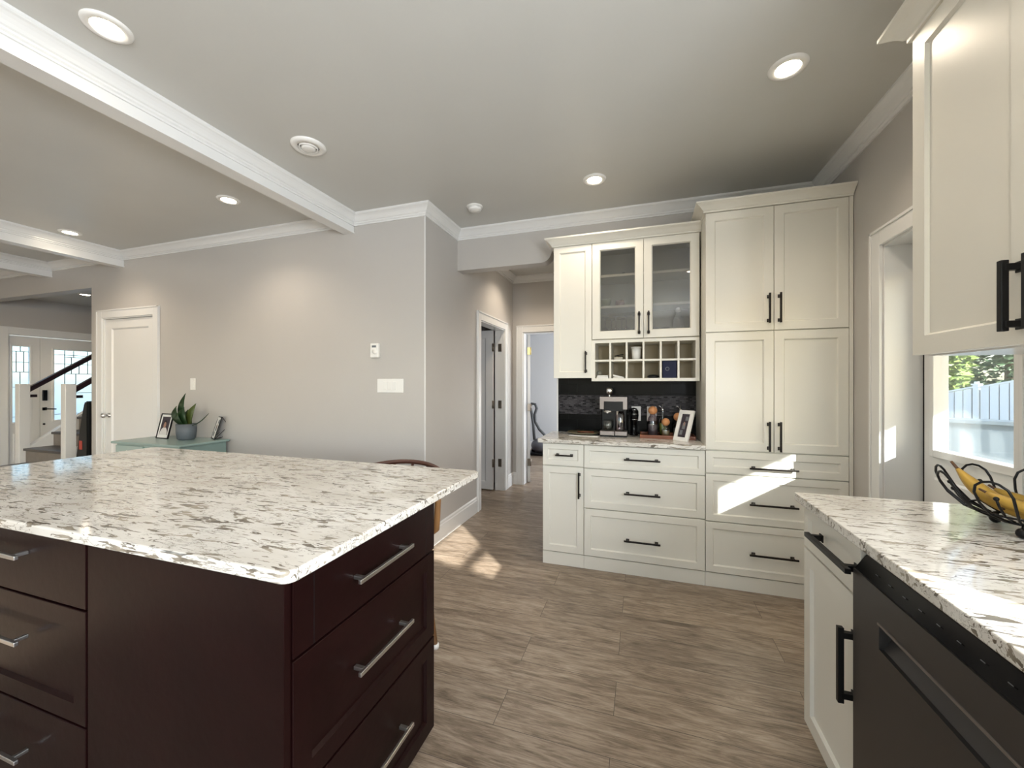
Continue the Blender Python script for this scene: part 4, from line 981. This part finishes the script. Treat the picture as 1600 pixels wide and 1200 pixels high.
# plant
px, py = -4.145, 2.655
t = thing('potted_plant', 'dark broad-leaved plant in a blue-grey pot on the console table', 'plant', (px, py, TZ))
bm = B(); lathe(bm, (px, py, TZ), [(0, 0), (.060, 0), (.074, .015), (.080, .08), (.081, .150), (.075, .150), (.072, .13), (0, .128)], 32); obj('pot', bm, M_POT, t)
bm = B(); lathe(bm, (px, py, TZ), [(0, .135), (.071, .131), (.071, .1285), (0, .1285)], 24); obj('soil', bm, M_SOIL, t)
def leafm(base, tip, w, bend, m, nrm=(0, -1, .2)):
    b0, t0 = Vector(base), Vector(tip); n = Vector(nrm).normalized(); d = t0-b0; s = d.cross(n).normalized(); bm = B(); rows_ = []
    for i in range(11):
        u = i/10; c = b0+d*u+n*bend*math.sin(PI*u); ww = w*(math.sin(PI*min(1, u*.93+.10))**.8)*(1 if u < 1 else 0)
        if i == 10: ww = .001
        rows_.append([bm.verts.new(c-s*ww+n*ww*.35), bm.verts.new(c-n*.0015), bm.verts.new(c+s*ww+n*ww*.35)])
    low = [[bm.verts.new(v.co-n*.003) for v in r] for r in rows_]
    for i in range(10):
        for j in range(2):
            f = bm.faces.new([rows_[i][j], rows_[i][j+1], rows_[i+1][j+1], rows_[i+1][j]]); f.smooth = True
            f = bm.faces.new([low[i][j], low[i+1][j], low[i+1][j+1], low[i][j+1]]); f.smooth = True
        for j in (0, 2): bm.faces.new([rows_[i][j], rows_[i+1][j], low[i+1][j], low[i][j]])
    obj('leaf', bm, m, t)
zt_ = TZ+.13
leafm((px-.01, py, zt_), (px-.045, py+.02, zt_+.31), .042, .03, M_LEAF)
leafm((px-.03, py-.01, zt_), (px-.09, py-.03, zt_+.19), .040, .035, M_LEAF)
leafm((px+.02, py-.01, zt_), (px+.0, py-.02, zt_+.18), .045, .03, M_LEAF, (.2, -1, .1))
leafm((px+.03, py, zt_), (px+.115, py+.01, zt_+.215), .034, .02, M_LEAF2, (.3, -1, .1))
leafm((px+.04, py+.02, zt_), (px+.06, py+.03, zt_+.16), .035, .02, M_LEAF2)
leafm((px-.04, py+.03, zt_), (px-.07, py+.06, zt_+.15), .035, .02, M_LEAF)
leafm((px+.05, py+.0, zt_-.0), (px+.27, py+.02, zt_+.125), .012, -.022, M_LEAF, (0, -.3, 1))
leafm((px-.0, py-.03, zt_), (px-.02, py-.06, zt_+.13), .032, .02, M_LEAF)
picframe('photo_frame', 'black framed portrait photo leaning left of the potted plant', (-4.535, 2.625, TZ), (-4.345, 2.615, TZ), Vector((.02, .055, .25)), .185, .245, .009, .012, M_BLACK, [M_PRINTBG, M_SHIRT, M_SKIN, M_BLACK], art_portrait, inner=M_PAPER)
T, P, bxx = picframe('photo_frame', 'black wire geometric photo frame right of the potted plant', (-4.005, 2.785, TZ), (-3.865, 2.715, TZ), Vector((.04, .05, .22)), .155, .222, .008, .006, M_BLACK, [M_PRINTGREY, M_SHIRT, M_SKIN, M_PAPER], art_grey)
bm = B()
cs = [P(0, 0, -.004), P(.155, 0, -.004), P(.155, .222, -.004), P(0, .222, -.004)]; ap1, ap2 = P(.065, .15, -.095), P(.065, .03, -.075)
for e in ((cs[2], ap1), (cs[3], ap1), (ap1, ap2), (cs[0], ap2), (cs[1], ap2), (cs[1], ap1), (cs[0], ap1)): tube(bm, e, .0022, 6)
obj('wire_easel', bm, M_BLACK, T)

# ================================================================ staircase
t = thing('staircase', 'white staircase with grey treads and dark handrails beyond the dining room', 'staircase', (-6.97, 2.9, 0))
SX0, SX1 = -7.40, -6.54
for k in range(1, 10):
    y = 2.85+(k-3)*.25; z = .18*k
    bm = B(); box(bm, SX0, SX1, y, y+.28, z-.032, z, .006); obj('tread', bm, M_TREAD, t)
    bm = B(); box(bm, SX0, SX1, y+.025, y+.26, z-.18, z-.033); obj('riser', bm, M_RISER, t)
for x in (-7.45, -6.49):
    bm = B(); box(bm, x-.048, x+.048, 2.82, 2.916, 0, 1.35, .004); n = obj('newel_post', bm, M_TRIM, t)
    bm = B(); box(bm, x-.018, x+.018, 2.917, 2.99, 1.18, 1.215, .003); obj('rail_bracket', bm, M_RAIL, n)
    bm = B(); prism(bm, [(2.917, 1.245), (2.917, 1.31), (4.35, 1.31+1.075), (4.35, 1.245+1.075)], 'x', x-.028, x+.028); obj('handrail', bm, M_RAIL, t)
    bm = B(); prism(bm, [(2.917, .0), (2.917, .56), (4.35, .56+1.1), (4.35, .0)], 'x', x-.04, x+.045 if x < -7 else x+.04); obj('stringer', bm, M_TRIM, t)
# tall black case leaning by the wall end
t = thing('black_case', 'tall black tapered case with a small red mark at the wall end', 'case', (-6.09, 2.84, 0))
bm = B()
pts = [(-6.25, 0), (-5.99, 0), (-5.987, 1.15), (-6.035, 1.155), (-6.06, 1.11), (-6.12, .85), (-6.19, .5), (-6.24, .2)]
prism(bm, pts, 'y', 2.80, 2.89); bmesh.ops.bevel(bm, geom=bm.edges[:], offset=.012, segments=2, affect='EDGES'); obj('case_body', bm, M_BLACK, t)
bm = B(); box(bm, -6.13, -6.08, 2.797, 2.801, .60, .70); obj('red_mark', bm, M_RED, t)

# ================================================================ vacuum in the far room
vx, vy = -1.86, 7.45
t = thing('vacuum_cleaner', 'grey canister vacuum cleaner with upright hose in the far room', 'vacuum cleaner', (vx, vy, 0))
bm = B(); sphere(bm, (vx+.02, vy, .17), .17, 1.15, 1.25, .85, seg=24); obj('canister', bm, M_VAC, t)
bm = B(); box(bm, vx-.22, vx+.20, vy-.21, vy+.2, .01, .055, .02); obj('floor_head', bm, M_BLACK, t)
for s in (-1, 1):
    bm = B(); lathe(bm, (vx+.02+s*.17, vy+.05, .085), [(0, -.02), (.08, -.018), (.085, 0), (.08, .018), (0, .02)], 20, axis='x'); obj('wheel', bm, M_BLACK, t)
bm = B(); tube(bm, [(vx-.10, vy-.06, .28), (vx-.13, vy-.02, .55), (vx-.17, vy, .78), (vx-.20, vy, .90), (vx-.17, vy, .97), (vx-.10, vy, .96), (vx-.07, vy, .88), (vx-.11, vy, .76), (vx-.10, vy, .62), (vx-.02, vy, .48), (vx+.10, vy, .36), (vx+.16, vy, .25)], .026, 10); obj('hose', bm, M_HOSE, t)

# ================================================================ outside
bm = B(); box(bm, -40, 40, -40, 60, -.35, -.15); struct('ground', bm, M_LAWN)
bm = B()
quadbox(bm, [(XE+TH, .2, 2.48), (3.02, .2, 2.19), (3.02, 4.2, 2.19), (XE+TH, 4.2, 2.48), (XE+TH, .2, 2.60), (3.02, .2, 2.30), (3.02, 4.2, 2.30), (XE+TH, 4.2, 2.60)])
struct('unseen_porch_roof', bm, M_TRIM)
bm = B()
quadbox(bm, [(XE+TH, -4.6, 2.48), (3.02, -4.6, 2.23), (3.02, -1.5, 2.23), (XE+TH, -1.5, 2.48), (XE+TH, -4.6, 2.60), (3.02, -4.6, 2.30), (3.02, -1.5, 2.30), (XE+TH, -1.5, 2.60)])
struct('unseen_porch_roof', bm, M_TRIM)  # second roof added out of view to block sun at the invented window
# fence
t = thing('garden_fence', 'weathered white board fence seen through the kitchen door glass', 'fence', (7.0, 11.4, -.15))
P1, P2 = Vector((6.72, 11.87)), Vector((7.26, 11.0)); dr = (P2-P1); Ln = dr.length; dr.normalize(); nn = Vector((-dr.y, dr.x))
def ftop(s): return 1.187+(1.43-1.187)*s/Ln
def fbx(bm, s0, s1, o0, o1, zb0, zb1, zt0, zt1):
    q = [P1+dr*s0+nn*o0, P1+dr*s1+nn*o0, P1+dr*s1+nn*o1, P1+dr*s0+nn*o1]
    quadbox(bm, [(q[0].x, q[0].y, zb0), (q[1].x, q[1].y, zb1), (q[2].x, q[2].y, zb1), (q[3].x, q[3].y, zb0), (q[0].x, q[0].y, zt0), (q[1].x, q[1].y, zt1), (q[2].x, q[2].y, zt1), (q[3].x, q[3].y, zt0)])
for pn in range(-3, 4):
    sb = .48+pn*1.9
    bm = B()
    for k in range(12):
        s0 = sb+.065+k*.1475; fbx(bm, s0, s0+.130, 0, .02, -.15, -.15, ftop(s0)-.035, ftop(s0+.132)-.035)
    fbx(bm, sb+.05, sb+1.85, -.02, .04, ftop(sb)-.035, ftop(sb+1.9)-.035, ftop(sb), ftop(sb+1.9))
    fbx(bm, sb+.05, sb+1.85, .021, .05, .1, .3, .2, .4)
    obj('board_panel', bm, M_FENCE, t)
    bm = B(); fbx(bm, sb+.05, sb+1.85, .051, .062, -.15, -.15, ftop(sb)-.05, ftop(sb+1.9)-.05); obj('gap_shade_sheet', bm, M_GAPSHADE, t)  # dark sheet added behind the boards so the gaps read as shaded
    bm = B(); fbx(bm, sb-.045, sb+.045, -.03, .06, -.15, -.15, ftop(sb)+.02, ftop(sb)+.02); p = obj('fence_post', bm, M_FENCE, t)
    bm = B(); fbx(bm, sb-.065, sb+.065, -.05, .08, ftop(sb)+.02, ftop(sb)+.02, ftop(sb)+.055, ftop(sb)+.055); fbx(bm, sb-.03, sb+.03, -.015, .045, ftop(sb)+.055, ftop(sb)+.055, ftop(sb)+.10, ftop(sb)+.10); obj('post_cap', bm, M_FENCE, p)
# low grey block wall in front of the fence
t = thing('low_garden_wall', 'low grey-blue garden wall in front of the white fence', 'wall', (5.2, 7.6, -.15))
bm = B(); quadbox(bm, [(4.32, 7.66, -.15), (6.4, 6.2, -.15), (6.6, 6.5, -.15), (4.5, 7.95, -.15), (4.32, 7.66, .78), (6.4, 6.2, .78), (6.6, 6.5, .78), (4.5, 7.95, .78)]); obj('wall_body', bm, M_CONC, t)
bm = B(); quadbox(bm, [(4.28, 7.64, .78), (6.4, 6.15, .78), (6.65, 6.52, .78), (4.5, 8.0, .78), (4.28, 7.64, .83), (6.4, 6.15, .83), (6.65, 6.52, .83), (4.5, 8.0, .83)]); obj('coping', bm, M_CONC, t)
def tree(x, y, h, r, m, label, shape='round', n=1500):
    t = thing('garden_tree', label, 'tree', (x, y, -.15), group='trees behind the garden fence')
    bm = B(); tube(bm, [(x, y, -.15), (x+.05, y, h*.4), (x, y, h*.75)], [.12, .09, .04], 8); obj('trunk', bm, M_TREE, t)
    bm = B()
    for i in range(n):
        u = random.random()
        if shape == 'cone':
            zz = .25+(h-.25)*u; rr = r*(1-u)**.75*random.uniform(.6, 1)
            a = random.uniform(0, 2*PI); c = Vector((x+rr*math.cos(a), y+rr*math.sin(a), zz))
        else:
            v = Vector((random.gauss(0, 1), random.gauss(0, 1), random.gauss(0, 1))).normalized()*random.uniform(.7, 1)
            c = Vector((x+v.x*r, y+v.y*r, h*.6+v.z*h*.45))
        d = Vector((random.uniform(-1, 1), random.uniform(-1, 1), random.uniform(-1, 1))).normalized(); a_, b_ = frame_of(d); s = random.uniform(.05, .13)
        vs = [bm.verts.new(c+a_*s), bm.verts.new(c+b_*s*.5+d*.03), bm.verts.new(c-a_*s), bm.verts.new(c-b_*s*.5+d*.03)]
        bm.faces.new(vs)
    obj('foliage', bm, m, t)
tree(7.30, 13.1, 4.6, .62, M_FOL1, 'yellow-green tree at the left behind the fence', n=4200)
tree(9.5, 14.5, 8, 1.45, M_FOL2, 'tall dark conifer at the right behind the fence', 'cone', 9000)
tree(8.5, 17.4, 9, 1.5, M_FOL3, 'mid-green conifer farthest back between the other trees', 'cone', 6000)
tree(12.4, 13.4, 7, 1.3, M_FOL2, 'dark conifer farthest right behind the fence', 'cone', 1500)
